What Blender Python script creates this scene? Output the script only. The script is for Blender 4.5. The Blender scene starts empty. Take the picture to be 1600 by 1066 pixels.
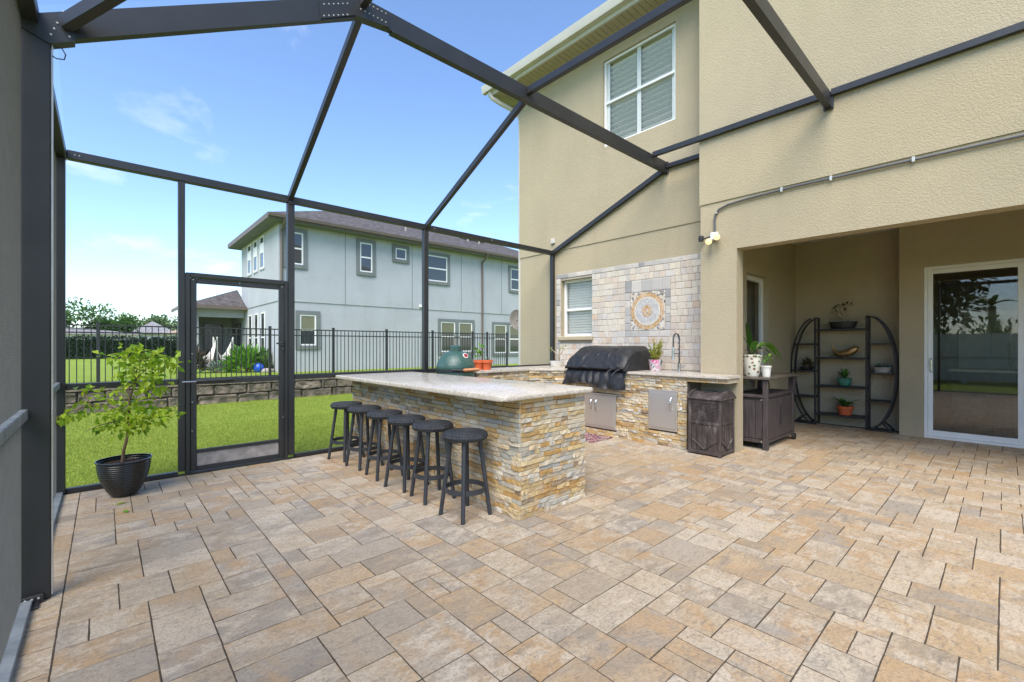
import bpy, bmesh, math, random
import numpy as np
from mathutils import Vector, Matrix, noise as mnoise

random.seed(7); rng = np.random.default_rng(7)
scene = bpy.context.scene
col = scene.collection

# ---------------------------------------------------------------- camera
AZ = math.atan2(770, 700)
cam_d = bpy.data.cameras.new('camera'); cam = bpy.data.objects.new('camera', cam_d); col.objects.link(cam)
cam.location = (0, 0, 1.34); cam.rotation_euler = (math.radians(90), 0, AZ - math.radians(90))
cam_d.sensor_width = 36; cam_d.lens = 700 / 1600 * 36; cam_d.shift_y = 6.5 / 1600
cam_d.clip_start = 0.05; cam_d.clip_end = 2000
scene.camera = cam

# ---------------------------------------------------------------- sky, sun, exposure
SUN_EL, SUN_DIR = math.radians(52), (-0.80, -0.60)            # horizontal direction towards the sun
world = bpy.data.worlds.new('World'); scene.world = world; world.use_nodes = True
wn = world.node_tree; wn.nodes.clear()
def W(t): return wn.nodes.new(t)
sky = W('ShaderNodeTexSky'); sky.sky_type = 'NISHITA'; sky.sun_disc = False
sky.sun_elevation = SUN_EL; sky.sun_rotation = math.atan2(SUN_DIR[0], SUN_DIR[1])
sky.air_density = 1.0; sky.dust_density = 0.35; sky.ozone_density = 2.2
tc = W('ShaderNodeTexCoord'); sep = W('ShaderNodeSeparateXYZ'); wn.links.new(tc.outputs['Generated'], sep.inputs[0])
addz = W('ShaderNodeMath'); addz.operation = 'ADD'; addz.inputs[1].default_value = 0.22; wn.links.new(sep.outputs['Z'], addz.inputs[0])
dv = W('ShaderNodeVectorMath'); dv.operation = 'DIVIDE'; cmb = W('ShaderNodeCombineXYZ')
for i in range(3): wn.links.new(addz.outputs[0], cmb.inputs[i])
wn.links.new(tc.outputs['Generated'], dv.inputs[0]); wn.links.new(cmb.outputs[0], dv.inputs[1])
cn = W('ShaderNodeTexNoise'); cn.inputs['Scale'].default_value = 1.9; cn.inputs['Detail'].default_value = 9; cn.inputs['Roughness'].default_value = 0.58
cn.inputs['Distortion'].default_value = 0.3
wn.links.new(dv.outputs[0], cn.inputs['Vector'])
cr = W('ShaderNodeValToRGB'); cr.color_ramp.elements[0].position = 0.585; cr.color_ramp.elements[1].position = 0.86
cr.color_ramp.elements[0].color = (0, 0, 0, 1); cr.color_ramp.elements[1].color = (0.8, 0.8, 0.8, 1)
wn.links.new(cn.outputs['Fac'], cr.inputs[0])
tint = W('ShaderNodeMix'); tint.data_type = 'RGBA'; tint.blend_type = 'MULTIPLY'; tint.inputs[0].default_value = 1.0
tint.inputs[7].default_value = (0.93, 1.0, 1.10, 1); wn.links.new(sky.outputs[0], tint.inputs[6])
cmix = W('ShaderNodeMix'); cmix.data_type = 'RGBA'; cmix.inputs[7].default_value = (5.4, 5.6, 6.0, 1)
wn.links.new(cr.outputs[0], cmix.inputs[0]); wn.links.new(tint.outputs[2], cmix.inputs[6])
bg = W('ShaderNodeBackground'); bg.inputs[1].default_value = 0.145; wo = W('ShaderNodeOutputWorld')
wn.links.new(cmix.outputs[2], bg.inputs[0]); wn.links.new(bg.outputs[0], wo.inputs[0])

sun_d = bpy.data.lights.new('sun', 'SUN'); sun = bpy.data.objects.new('sun', sun_d); col.objects.link(sun)
sun_d.energy = 3.0; sun_d.angle = math.radians(42); sun_d.color = (1.0, 0.93, 0.82)
sv = Vector((SUN_DIR[0] * math.cos(SUN_EL), SUN_DIR[1] * math.cos(SUN_EL), math.sin(SUN_EL)))
sun.rotation_euler = sv.to_track_quat('Z', 'Y').to_euler(); sun.location = (-6, -6, 12)

vs = scene.view_settings
vs.view_transform = 'Standard'; vs.look = 'None'; vs.gamma = 1; vs.exposure = 1.08; vs.use_curve_mapping = False
scene.render.engine = 'CYCLES'
scene.cycles.use_denoising = True; scene.cycles.max_bounces = 8; scene.cycles.transparent_max_bounces = 24
scene.cycles.caustics_reflective = False; scene.cycles.caustics_refractive = False

# ---------------------------------------------------------------- helpers: meshes and objects
class MB:
    def __init__(s): s.v = []; s.f = []
    def add(s, vs, fs):
        o = len(s.v); s.v += [tuple(v) for v in vs]; s.f += [tuple(i + o for i in f) for f in fs]; return s
    def box(s, x0, x1, y0, y1, z0, z1, c=0.0, M=None):
        if x0 > x1: x0, x1 = x1, x0
        if y0 > y1: y0, y1 = y1, y0
        if z0 > z1: z0, z1 = z1, z0
        cx, cy, cz = (x0 + x1) / 2, (y0 + y1) / 2, (z0 + z1) / 2; hx, hy, hz = (x1 - x0) / 2, (y1 - y0) / 2, (z1 - z0) / 2
        if c <= 0:
            vs = [(cx + sx * hx, cy + sy * hy, cz + sz * hz) for sx in (-1, 1) for sy in (-1, 1) for sz in (-1, 1)]
            fs = [(0, 1, 3, 2), (4, 6, 7, 5), (0, 4, 5, 1), (2, 3, 7, 6), (0, 2, 6, 4), (1, 5, 7, 3)]
        else:
            c = min(c, hx * .9, hy * .9, hz * .9); vs = []; idx = {}
            for sx in (-1, 1):
                for sy in (-1, 1):
                    for sz in (-1, 1):
                        for a in range(3):
                            k = [c, c, c]; k[a] = 0
                            idx[(sx, sy, sz, a)] = len(vs)
                            vs.append((cx + sx * (hx - k[0]), cy + sy * (hy - k[1]), cz + sz * (hz - k[2])))
            fs = []
            S = (-1, 1)
            for sg in S:
                fs.append([idx[(sg, a, b, 0)] for a, b in ((-1, -1), (1, -1), (1, 1), (-1, 1))])
                fs.append([idx[(a, sg, b, 1)] for a, b in ((-1, -1), (1, -1), (1, 1), (-1, 1))])
                fs.append([idx[(a, b, sg, 2)] for a, b in ((-1, -1), (1, -1), (1, 1), (-1, 1))])
            for a in S:
                for b in S:
                    fs.append([idx[(a, b, -1, 0)], idx[(a, b, 1, 0)], idx[(a, b, 1, 1)], idx[(a, b, -1, 1)]])
                    fs.append([idx[(a, -1, b, 0)], idx[(a, 1, b, 0)], idx[(a, 1, b, 2)], idx[(a, -1, b, 2)]])
                    fs.append([idx[(-1, a, b, 1)], idx[(1, a, b, 1)], idx[(1, a, b, 2)], idx[(-1, a, b, 2)]])
            for a in S:
                for b in S:
                    for d in S: fs.append([idx[(a, b, d, k)] for k in range(3)])
        if M is not None: vs = [M @ Vector(v) for v in vs]
        return s.add(vs, fs)
    def bar(s, p, q, w, h, up=(0, 0, 1), c=0.0):
        p, q = Vector(p), Vector(q); d = q - p; L = d.length; d.normalize()
        u = Vector(up); sd = d.cross(u)
        if sd.length < 1e-4: sd = d.cross(Vector((0, 1, 0)))
        sd.normalize(); u = sd.cross(d)
        M = Matrix(((d.x, sd.x, u.x, p.x), (d.y, sd.y, u.y, p.y), (d.z, sd.z, u.z, p.z), (0, 0, 0, 1)))
        return s.box(0, L, -w / 2, w / 2, -h / 2, h / 2, c, M)
    def tube(s, path, r, seg=8, closed=False, caps=True):
        P = [Vector(p) for p in path]; n = len(P); rs = r if isinstance(r, (list, tuple)) else [r] * n
        vs = []; prev = None
        for i in range(n):
            a = P[(i - 1) % n] if (closed or i > 0) else P[i]; b = P[(i + 1) % n] if (closed or i < n - 1) else P[i]
            t = (b - a).normalized()
            if prev is None:
                ref = Vector((0, 0, 1)) if abs(t.z) < .9 else Vector((1, 0, 0)); u = t.cross(ref).normalized()
            else:
                u = (prev - t * prev.dot(t))
                u = u.normalized() if u.length > 1e-5 else t.orthogonal().normalized()
            prev = u; w = t.cross(u)
            for k in range(seg):
                an = 2 * math.pi * k / seg; vs.append(P[i] + (u * math.cos(an) + w * math.sin(an)) * rs[i])
        fs = []
        for i in range(n if closed else n - 1):
            j = (i + 1) % n
            for k in range(seg):
                l = (k + 1) % seg; fs.append((i * seg + k, i * seg + l, j * seg + l, j * seg + k))
        if caps and not closed:
            fs.append(tuple(range(seg))[::-1]); fs.append(tuple((n - 1) * seg + k for k in range(seg)))
        return s.add(vs, fs)
    def lathe(s, prof, c=(0, 0, 0), seg=32, sx=1, sy=1, fn=None):
        vs = []; fs = []; n = len(prof)
        for (r, z) in prof:
            for k in range(seg):
                a = 2 * math.pi * k / seg; rr = r * (fn(a, z) if fn else 1)
                vs.append((c[0] + rr * math.cos(a) * sx, c[1] + rr * math.sin(a) * sy, c[2] + z))
        for i in range(n - 1):
            for k in range(seg):
                l = (k + 1) % seg; fs.append((i * seg + k, i * seg + l, (i + 1) * seg + l, (i + 1) * seg + k))
        if prof[0][0] > 1e-6: fs.append(tuple(range(seg))[::-1])
        if prof[-1][0] > 1e-6: fs.append(tuple((n - 1) * seg + k for k in range(seg)))
        return s.add(vs, fs)
    def prism(s, poly, axis, a0, a1):                     # poly: 2-D outline in the two other axes, in axis order
        def P(u, v, w):
            return {'X': (w, u, v), 'Y': (u, w, v), 'Z': (u, v, w)}[axis]
        n = len(poly); vs = [P(u, v, a0) for u, v in poly] + [P(u, v, a1) for u, v in poly]
        fs = [tuple(range(n))[::-1], tuple(range(n, 2 * n))] + [(i, (i + 1) % n, n + (i + 1) % n, n + i) for i in range(n)]
        return s.add(vs, fs)
    def mesh(s, name, smooth=35, recalc=True):
        me = bpy.data.meshes.new(name); me.from_pydata(s.v, [], s.f)
        if recalc:
            bm = bmesh.new(); bm.from_mesh(me); bmesh.ops.recalc_face_normals(bm, faces=bm.faces); bm.to_mesh(me); bm.free()
        if smooth:
            me.polygons.foreach_set('use_smooth', [True] * len(me.polygons)); me.set_sharp_from_angle(angle=math.radians(smooth))
        return me
    def build(s, name, mat, parent=None, local=False, smooth=35, recalc=True):
        return link(name, s.mesh(name, smooth, recalc), mat, parent, local)

def link(name, me, mat, parent=None, local=False, matrix=None):
    if mat is not None and not me.materials: me.materials.append(mat)
    o = bpy.data.objects.new(name, me); col.objects.link(o)
    if matrix is not None: o.matrix_basis = matrix
    if parent is not None:
        o.parent = parent
        if not local and parent.type == 'EMPTY': o.matrix_parent_inverse = Matrix.Translation(-parent.location)
    return o
def tag(o, label=None, cat=None, group=None, kind=None):
    if label: o['label'] = label
    if cat: o['category'] = cat
    if group: o['group'] = group
    if kind: o['kind'] = kind
    return o
def thing(name, label, cat, loc=(0, 0, 0), group=None):
    o = bpy.data.objects.new(name, None); col.objects.link(o); o.location = loc; o.empty_display_size = .1
    return tag(o, label, cat, group)
def copy_tree(o, parent=None, loc=None, rz=None):
    c = o.copy(); col.objects.link(c)
    if parent is not None: c.parent = parent
    if loc is not None: c.location = loc
    if rz is not None: c.rotation_euler = (0, 0, rz)
    for ch in o.children: copy_tree(ch, c)
    return c
def qb(x0, x1, y0, y1, z0, z1, name, mat, parent=None, c=0.0, local=False):
    return MB().box(x0, x1, y0, y1, z0, z1, c).build(name, mat, parent, local)

FWD = Vector((math.cos(AZ), math.sin(AZ), 0)); RGT = Vector((math.sin(AZ), -math.cos(AZ), 0))
def seen_size(c, area):                                   # how large a piece shows: used only to choose which stay separate
    v = Vector(c) - cam.location; d = v.dot(FWD)
    if d < .4: return area * 1e-6
    x, y = v.dot(RGT) / d, v.z / d
    return area / d ** 2 * (1 if abs(x) < 1.2 and abs(y) < .8 else 1e-4)

def grid_piece(seed, nu=4, nv=2, edge=.06, rough=.2, drop=.3):
    """a hand-sized stone or tile: rough front (w about 1), back at w = 0; u, v in -.5 .. .5"""
    r = random.Random(seed); vs = []; fs = []
    us = [-.5, -.5 + edge] + [-.5 + edge + (1 - 2 * edge) * i / (nu - 2) for i in range(1, nu - 2)] + [.5 - edge, .5]
    vvs = [-.5, -.5 + edge * 2.2] + [0] * (nv > 3) + [.5 - edge * 2.2, .5]
    NU, NV = len(us), len(vvs)
    for j, b in enumerate(vvs):
        for i, a in enumerate(us):
            rim = i in (0, NU - 1) or j in (0, NV - 1)
            w = 1 + r.uniform(-rough, rough) - (drop + r.uniform(0, .15) if rim else 0)
            vs.append((a + (r.uniform(-.02, .02) if 0 < i < NU - 1 else 0), b + (r.uniform(-.05, .05) if 0 < j < NV - 1 else 0), w))
    for j in range(NV - 1):
        for i in range(NU - 1): fs.append((j * NU + i, j * NU + i + 1, (j + 1) * NU + i + 1, (j + 1) * NU + i))
    ring = [i for i in range(NU)] + [j * NU + NU - 1 for j in range(1, NV)] + [(NV - 1) * NU + i for i in range(NU - 2, -1, -1)] + [j * NU for j in range(NV - 2, 0, -1)]
    o = len(vs); vs += [(vs[k][0], vs[k][1], 0) for k in ring]; n = len(ring)
    for k in range(n): fs.append((ring[k], ring[(k + 1) % n], o + (k + 1) % n, o + k))
    return vs, fs
def basis(loc, U, V, Wd, lu, lv, lw):
    U, V, Wd = Vector(U) * lu, Vector(V) * lv, Vector(Wd) * lw
    return Matrix(((U.x, V.x, Wd.x, loc[0]), (U.y, V.y, Wd.y, loc[1]), (U.z, V.z, Wd.z, loc[2]), (0, 0, 0, 1)))

def pieces(items, shapes, name, mat, parent, cap=290, rest='rest_of_pieces', smooth=0):
    """items: (matrix, shape index, area). The largest in view are objects of their own; the rest one joined part."""
    items = sorted(items, key=lambda t: -seen_size(t[0].translation, t[2]))
    mes = []
    for vs, fs in shapes:
        m = MB(); m.add(vs, fs); me = m.mesh(name, smooth, False); me.materials.append(mat); mes.append(me)
    for Mx, k, _ in items[:cap]: link(name, mes[k], mat, parent, matrix=Mx)
    if items[cap:]:
        V = []; Fc = []
        for Mx, k, _ in items[cap:]:
            vs, fs = shapes[k]; o = len(V)
            V += [(Mx @ Vector(v))[:] for v in vs]; Fc += [tuple(i + o for i in f) for f in fs]
        m = MB(); m.v = V; m.f = Fc
        tag(m.build(rest, mat, parent, smooth=smooth, recalc=False), kind='stuff')

def leaf_mesh(name, base, dirs, L, wid, mat, parent=None, fold=.25, local=False, up=None):
    """many folded leaves in one mesh; base, dirs (N,3), L (N)"""
    base = np.asarray(base, float); dirs = np.asarray(dirs, float); N = len(base); L = np.broadcast_to(np.asarray(L, float), (N,))[:, None]
    dirs = dirs / np.linalg.norm(dirs, axis=1, keepdims=True)
    ref = rng.normal(size=(N, 3)) * .5 + np.array([0, 0, 1.0]) if up is None else up
    side = np.cross(dirs, ref); side /= np.linalg.norm(side, axis=1, keepdims=True) + 1e-9
    nor = np.cross(side, dirs)
    tip = base + dirs * L - nor * L * .12
    l = base + dirs * L * .45 + side * L * wid * .5 + nor * L * fold * wid
    r = base + dirs * L * .45 - side * L * wid * .5 + nor * L * fold * wid
    V = np.stack([base, l, tip, r], 1).reshape(-1, 3)
    F = np.arange(N)[:, None] * 4 + np.array([[0, 1, 2, 0, 2, 3]])
    me = bpy.data.meshes.new(name); me.vertices.add(len(V)); me.vertices.foreach_set('co', V.ravel())
    me.loops.add(N * 6); me.loops.foreach_set('vertex_index', F.ravel())
    me.polygons.add(N * 2); me.polygons.foreach_set('loop_start', np.arange(N * 2) * 3); me.update(calc_edges=True)
    return link(name, me, mat, parent, local)

# ---------------------------------------------------------------- helpers: materials
def C(*c): return (c[0], c[1], c[2], 1.0)
class G:
    def __init__(s, name, base=(.5, .5, .5), rough=.6, metal=0.0, spec=.5):
        s.m = bpy.data.materials.new(name); s.m.use_nodes = True; s.nt = s.m.node_tree
        s.b = s.nt.nodes['Principled BSDF']; s.out = s.nt.nodes['Material Output']
        s.b.inputs['Base Color'].default_value = C(*base); s.b.inputs['Roughness'].default_value = rough
        s.b.inputs['Metallic'].default_value = metal; s.b.inputs['Specular IOR Level'].default_value = spec
    def N(s, t, **kw):
        n = s.nt.nodes.new(t)
        for k, v in kw.items(): setattr(n, k, v)
        return n
    def put(s, sock, v):
        if hasattr(v, 'is_linked') or hasattr(v, 'links'): s.nt.links.new(v, sock)
        else: sock.default_value = v
    def pos(s): return s.N('ShaderNodeNewGeometry').outputs['Position']
    def obj(s): return s.N('ShaderNodeTexCoord').outputs['Object']
    def rnd(s):
        if not hasattr(s, '_r'):
            a = s.math('ADD', s.N('ShaderNodeObjectInfo').outputs['Random'], s.N('ShaderNodeNewGeometry').outputs['Random Per Island'])
            s._r = s.math('FRACT', a)
        return s._r
    def rnd2(s, k=17.31): return s.math('FRACT', s.math('MULTIPLY', s.rnd(), k))
    def math(s, op, a, b=0.0):
        n = s.N('ShaderNodeMath', operation=op); s.put(n.inputs[0], a); s.put(n.inputs[1], b); return n.outputs[0]
    def vscale(s, v, sc, off=None):
        n = s.N('ShaderNodeMapping'); s.put(n.inputs['Vector'], v); n.inputs['Scale'].default_value = sc
        if off is not None:
            c = s.N('ShaderNodeCombineXYZ')
            for i in range(3): s.put(c.inputs[i], off)
            s.nt.links.new(c.outputs[0], n.inputs['Location'])
        return n.outputs[0]
    def posr(s, sc=(1, 1, 1)): return s.vscale(s.pos(), sc, s.math('MULTIPLY', s.rnd(), 53.0))
    def noise(s, scale, detail=4, rough=.55, vec=None, dist=0.0):
        n = s.N('ShaderNodeTexNoise'); s.put(n.inputs['Vector'], vec if vec is not None else s.pos())
        n.inputs['Scale'].default_value = scale; n.inputs['Detail'].default_value = detail; n.inputs['Roughness'].default_value = rough
        n.inputs['Distortion'].default_value = dist; return n.outputs['Fac']
    def vor(s, scale, vec=None, feature='F1', out='Distance'):
        n = s.N('ShaderNodeTexVoronoi', feature=feature); s.put(n.inputs['Vector'], vec if vec is not None else s.pos())
        n.inputs['Scale'].default_value = scale; return n.outputs[out]
    def wave(s, scale, vec, dist=0.0, axis='X', kind='BANDS'):
        n = s.N('ShaderNodeTexWave', wave_type=kind)
        if kind == 'BANDS': n.bands_direction = axis
        else: n.rings_direction = axis
        s.put(n.inputs['Vector'], vec); n.inputs['Scale'].default_value = scale; n.inputs['Distortion'].default_value = dist
        n.inputs['Detail'].default_value = 1; return n.outputs['Fac']
    def ramp(s, fac, stops, interp='LINEAR'):
        n = s.N('ShaderNodeValToRGB'); cr = n.color_ramp; cr.interpolation = interp
        while len(cr.elements) < len(stops): cr.elements.new(.5)
        for e, (p, c) in zip(cr.elements, stops):
            e.position = p; e.color = C(*c) if isinstance(c, (tuple, list)) else (c, c, c, 1)
        s.put(n.inputs[0], fac); return n.outputs[0]
    def mix(s, fac, a, b, blend='MIX'):
        n = s.N('ShaderNodeMix', data_type='RGBA', blend_type=blend); s.put(n.inputs[0], fac)
        s.put(n.inputs[6], C(*a) if isinstance(a, tuple) else a); s.put(n.inputs[7], C(*b) if isinstance(b, tuple) else b); return n.outputs[2]
    def bump(s, h, strength=.5, dist=.01):
        n = s.N('ShaderNodeBump'); n.inputs['Strength'].default_value = strength; n.inputs['Distance'].default_value = dist
        s.put(n.inputs['Height'], h)
        if s.b.inputs['Normal'].is_linked: s.nt.links.new(s.b.inputs['Normal'].links[0].from_socket, n.inputs['Normal'])
        s.nt.links.new(n.outputs[0], s.b.inputs['Normal']); return s
    def base(s, v): s.put(s.b.inputs['Base Color'], C(*v) if isinstance(v, tuple) else v); return s
    def rough(s, v): s.put(s.b.inputs['Roughness'], v); return s

def simple(name, base, rough=.6, metal=0.0, spec=.5, var=.12, scale=14, bump=0.0, bscale=120, bdist=.002):
    g = G(name, base, rough, metal, spec)
    n = g.noise(scale, 5, .6)
    lo = tuple(c * (1 - var) for c in base); hi = tuple(min(1, c * (1 + var)) for c in base)
    g.base(g.ramp(n, [(.3, lo), (.7, hi)]))
    if bump: g.bump(g.noise(bscale, 3), bump, bdist)
    return g.m

def stucco(name, base, scale=34, strength=.55):
    g = G(name, base, .9, 0, .2)
    big = g.noise(.9, 4, .6); fine = g.noise(scale, 4, .6)
    c = g.ramp(big, [(.3, tuple(x * .93 for x in base)), (.7, tuple(min(1, x * 1.06) for x in base))])
    st = g.noise(2.2, 5, .6, g.vscale(g.pos(), (1, 1, .14)), .4)
    c = g.mix(g.ramp(st, [(.50, 0.0), (.74, .30)]), c, tuple(x * .72 for x in base))
    c = g.mix(g.ramp(fine, [(.35, 0.0), (.65, .22)]), c, tuple(min(1, x * 1.14) for x in base))
    g.base(c)
    h = g.ramp(g.noise(scale, 3, .55, dist=.6), [(.40, 0.0), (.62, 1.0)])
    g.bump(g.noise(scale * 4, 2), .15, .004); g.bump(h, strength, .006)
    return g.m

M = {}
M['stucco'] = stucco('tan_stucco', (.42, .352, .238), 58, .42)
M['stucco_n'] = stucco('blue_grey_stucco', (.40, .415, .435), 16, .25)
M['stucco_g'] = stucco('grey_trim_stucco', (.17, .185, .185), 16, .2)
M['alu'] = simple('dark_bronze_aluminium', (.024, .0245, .026), .40, 0, .5, .18, 3, .06, 300, .0005)
M['alu_plate'] = simple('weathered_plate_skylit_rail', (.20, .22, .23), .6, 0, .5, .35, 9)  # weathered base plate; on the side chair rails its paleness imitates sky sheen
M['white'] = simple('white_vinyl', (.78, .78, .76), .4, 0, .5, .04, 5)
M['fascia'] = simple('cream_fascia_paint', (.53, .51, .455), .5, 0, .4, .05, 3)
M['soffit'] = simple('tan_soffit_vinyl', (.40, .35, .26), .6, 0, .3, .06, 6)
M['steel'] = G('brushed_stainless', (.66, .62, .57), .48, .85).m
M['chrome'] = G('polished_steel', (.6, .6, .6), .18, 1.0).m
M['dark_chrome'] = G('dark_steel', (.12, .12, .12), .3, .9).m
M['screw'] = simple('pale_screw_head', (.55, .55, .52), .4, .3)
M['black'] = simple('matt_black', (.02, .02, .022), .55)
M['dark_metal'] = simple('black_powder_coated_steel', (.028, .027, .028), .5, 0, .4, .2, 20)
M['soil'] = simple('dark_potting_soil', (.05, .032, .02), .95, 0, .1, .5, 90, .8, 90, .01)
M['terracotta'] = simple('orange_terracotta', (.62, .13, .045), .65, 0, .3, .15, 16)
M['white_glaze'] = simple('white_glazed_ceramic', (.66, .65, .60), .3, 0, .5, .08, 12)
M['green_glaze'] = simple('green_glazed_ceramic', (.06, .22, .16), .2, 0, .5, .3, 16)
M['gold'] = simple('aged_gold_resin', (.42, .26, .11), .35, .7, .5, .3, 25, .2, 60)
M['bark'] = simple('brown_bark', (.16, .11, .07), .9, 0, .2, .3, 30, .5, 60, .006)
M['bark_tree'] = simple('dark_tree_bark', (.06, .047, .035), .9, 0, .2, .3, 10)
M['bark_pale'] = simple('pale_bark', (.36, .30, .21), .85, 0, .2, .25, 30, .4, 60, .004)
M['cable'] = simple('grey_conduit_pvc', (.10, .10, .105), .5)
M['rubber'] = simple('black_rubber', (.015, .015, .015), .7)
M['interior'] = simple('interior_paint', (.42, .37, .29), .8)
M['interior_floor'] = simple('interior_tile', (.32, .28, .23), .35)
M['cabinet'] = simple('dark_wood_cabinet', (.05, .03, .02), .4)
M['blind'] = simple('white_blind_slat', (.72, .72, .69), .5, 0, .3, .03)
M['concrete'] = simple('grey_concrete', (.34, .32, .29), .9, 0, .2, .2, 12, .3, 60)
M['wood_handle'] = simple('varnished_wood', (.42, .17, .06), .4, 0, .5, .2, 30)

def leaf_mat(name, cols, trans=.25, rough=.45):
    g = G(name, cols[0], rough, 0, .35)
    n = len(cols); g.base(g.ramp(g.rnd(), [(i / max(1, n - 1), c) for i, c in enumerate(cols)]))
    t = g.N('ShaderNodeBsdfTranslucent'); mx = g.N('ShaderNodeMixShader'); mx.inputs[0].default_value = trans
    src = g.b.inputs['Base Color'].links[0].from_socket
    g.nt.links.new(src, t.inputs[0]); g.nt.links.new(g.b.outputs[0], mx.inputs[1]); g.nt.links.new(t.outputs[0], mx.inputs[2])
    g.nt.links.new(mx.outputs[0], g.out.inputs[0]); return g.m
M['leaf_citrus'] = leaf_mat('bright_citrus_leaf', [(.09, .20, .015), (.32, .48, .03), (.50, .66, .05), (.15, .32, .02), (.56, .64, .06), (.40, .58, .04)], .5, .32)
M['leaf_green'] = leaf_mat('green_leaf', [(.05, .13, .02), (.09, .22, .03), (.06, .16, .03)], .25)
M['leaf_bright'] = leaf_mat('light_green_leaf', [(.12, .30, .03), (.18, .38, .04), (.08, .22, .03)], .3)
M['leaf_yellow'] = leaf_mat('yellow_green_leaf', [(.28, .30, .05), (.46, .44, .07), (.20, .25, .05)], .3)
M['leaf_dark'] = leaf_mat('dark_hedge_leaf', [(.012, .03, .012), (.025, .05, .018), (.018, .04, .02)], .15)
M['leaf_tree'] = leaf_mat('tree_leaf', [(.06, .14, .035), (.10, .21, .045), (.15, .26, .07)], .3)
M['leaf_pale'] = leaf_mat('pale_tree_leaf', [(.12, .19, .08), (.17, .25, .11), (.22, .29, .13)], .3)
M['leaf_purple'] = leaf_mat('dull_purple_leaf', [(.08, .05, .045), (.12, .09, .05), (.06, .07, .03)], .2)
M['leaf_grey'] = leaf_mat('grey_green_leaf', [(.16, .22, .17), (.22, .28, .22)], .2)
M['grass_blade'] = leaf_mat('grass_blade', [(.24, .33, .045), (.35, .43, .065), (.42, .48, .09), (.28, .37, .05)], .35, .6)

g = G('lawn_turf', (.1, .24, .02), .9, 0, .15)
c = g.ramp(g.noise(1.3, 5, .6), [(.3, (.24, .33, .048)), (.7, (.36, .43, .075))])
c = g.mix(g.ramp(g.noise(70, 3, .6), [(.35, 0.0), (.65, .6)]), c, (.12, .22, .016))
g.base(c); g.bump(g.noise(90, 4), 1.0, .03); M['turf'] = g.m

g = G('tumbled_paver', (.4, .33, .25), .72, 0, .35)
r = g.rnd()
c = g.ramp(r, [(0, (.53, .44, .32)), (.14, (.48, .38, .26)), (.28, (.58, .50, .385)), (.40, (.45, .39, .31)), (.50, (.53, .40, .255)), (.62, (.39, .35, .295)), (.72, (.60, .52, .41)), (.86, (.50, .36, .215))], 'CONSTANT')
def gated(fac, k, lo=.10): return g.math('MULTIPLY', fac, g.ramp(g.rnd2(k), [(.25, lo), (.65, 1.0)]))
c = g.mix(gated(g.ramp(g.noise(3.4, 6, .66, g.posr((1.0, 1.9, 1)), .5), [(.42, 0.0), (.58, .8)]), 17.31), c, (.28, .255, .22))
c = g.mix(gated(g.ramp(g.noise(2.8, 6, .66, g.posr((1.4, 1, 1)), .6), [(.44, 0.0), (.60, .8)]), 41.7), c, (.50, .325, .165))
c = g.mix(gated(g.ramp(g.noise(7, 6, .7, g.posr((1, 1.6, 1)), .5), [(.46, 0.0), (.60, .75)]), 29.3), c, (.64, .57, .46))
c = g.mix(g.ramp(g.noise(60, 5, .8), [(.40, .5), (.52, 0.0)]), c, (.22, .175, .13))
c = g.mix(g.ramp(g.noise(.5, 4, .6), [(.40, 0.0), (.70, .45)]), c, (.45, .325, .175))
c = g.mix(1.0, c, (.90, .87, .84), 'MULTIPLY'); c = g.mix(g.ramp(g.noise(16, 6, .75, g.posr((1, 2.4, 1)), .8), [(.36, .6), (.47, 0.0)]), c, (.19, .16, .125))
g.base(c); g.bump(g.noise(170, 3, .6), .25, .003); g.bump(g.noise(38, 5, .7, dist=.5), .75, .010); g.bump(g.noise(9, 3, .5, g.posr()), .35, .02)
g.rough(g.ramp(g.noise(5, 4), [(.3, .55), (.7, .8)])); M['paver'] = g.m
M['joint'] = simple('dark_joint_sand', (.080, .062, .045), .95, 0, .1, .3, 60)

def ledger(name, k=1.0):
    g = G(name, (.5, .4, .3), .8, 0, .3); r = g.rnd()
    cs = [(.60, .53, .41), (.52, .38, .19), (.54, .50, .43), (.46, .28, .10), (.45, .445, .41), (.62, .55, .41), (.54, .41, .22), (.37, .38, .375), (.60, .51, .37),
          (.48, .45, .39), (.58, .46, .26), (.62, .59, .53), (.50, .34, .15), (.27, .20, .13), (.60, .54, .44), (.52, .42, .27)]
    c = g.ramp(r, [(i / len(cs), tuple(min(1, x * k * t_) for x, t_ in zip(q, (1.05, 1.0, .90)))) for i, q in enumerate(cs)], 'CONSTANT')
    c = g.mix(g.ramp(g.noise(7, 5, .65, g.posr((1, 1, 2.2)), .6), [(.50, 0.0), (.68, .7)]), c, (.52 * k, .30 * k, .10 * k))
    c = g.mix(g.ramp(g.noise(9, 5, .65, g.posr((1, 1, 2)), .6), [(.52, 0.0), (.70, .6)]), c, (.46 * k, .455 * k, .43 * k))
    c = g.mix(g.ramp(g.noise(120, 3, .7), [(.36, .45), (.55, 0.0)]), c, (.20, .16, .11))
    g.base(c); g.bump(g.noise(150, 3), .3, .003); g.bump(g.noise(32, 5, .65, dist=.5), .7, .012); return g.m
M['ledger'] = ledger('stacked_slate_ledger')
M['mortar'] = simple('dark_brown_mortar', (.16, .13, .10), .95, 0, .1, .2, 30)  # plain dark brown mortar for the cores behind stones and blocks

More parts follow.
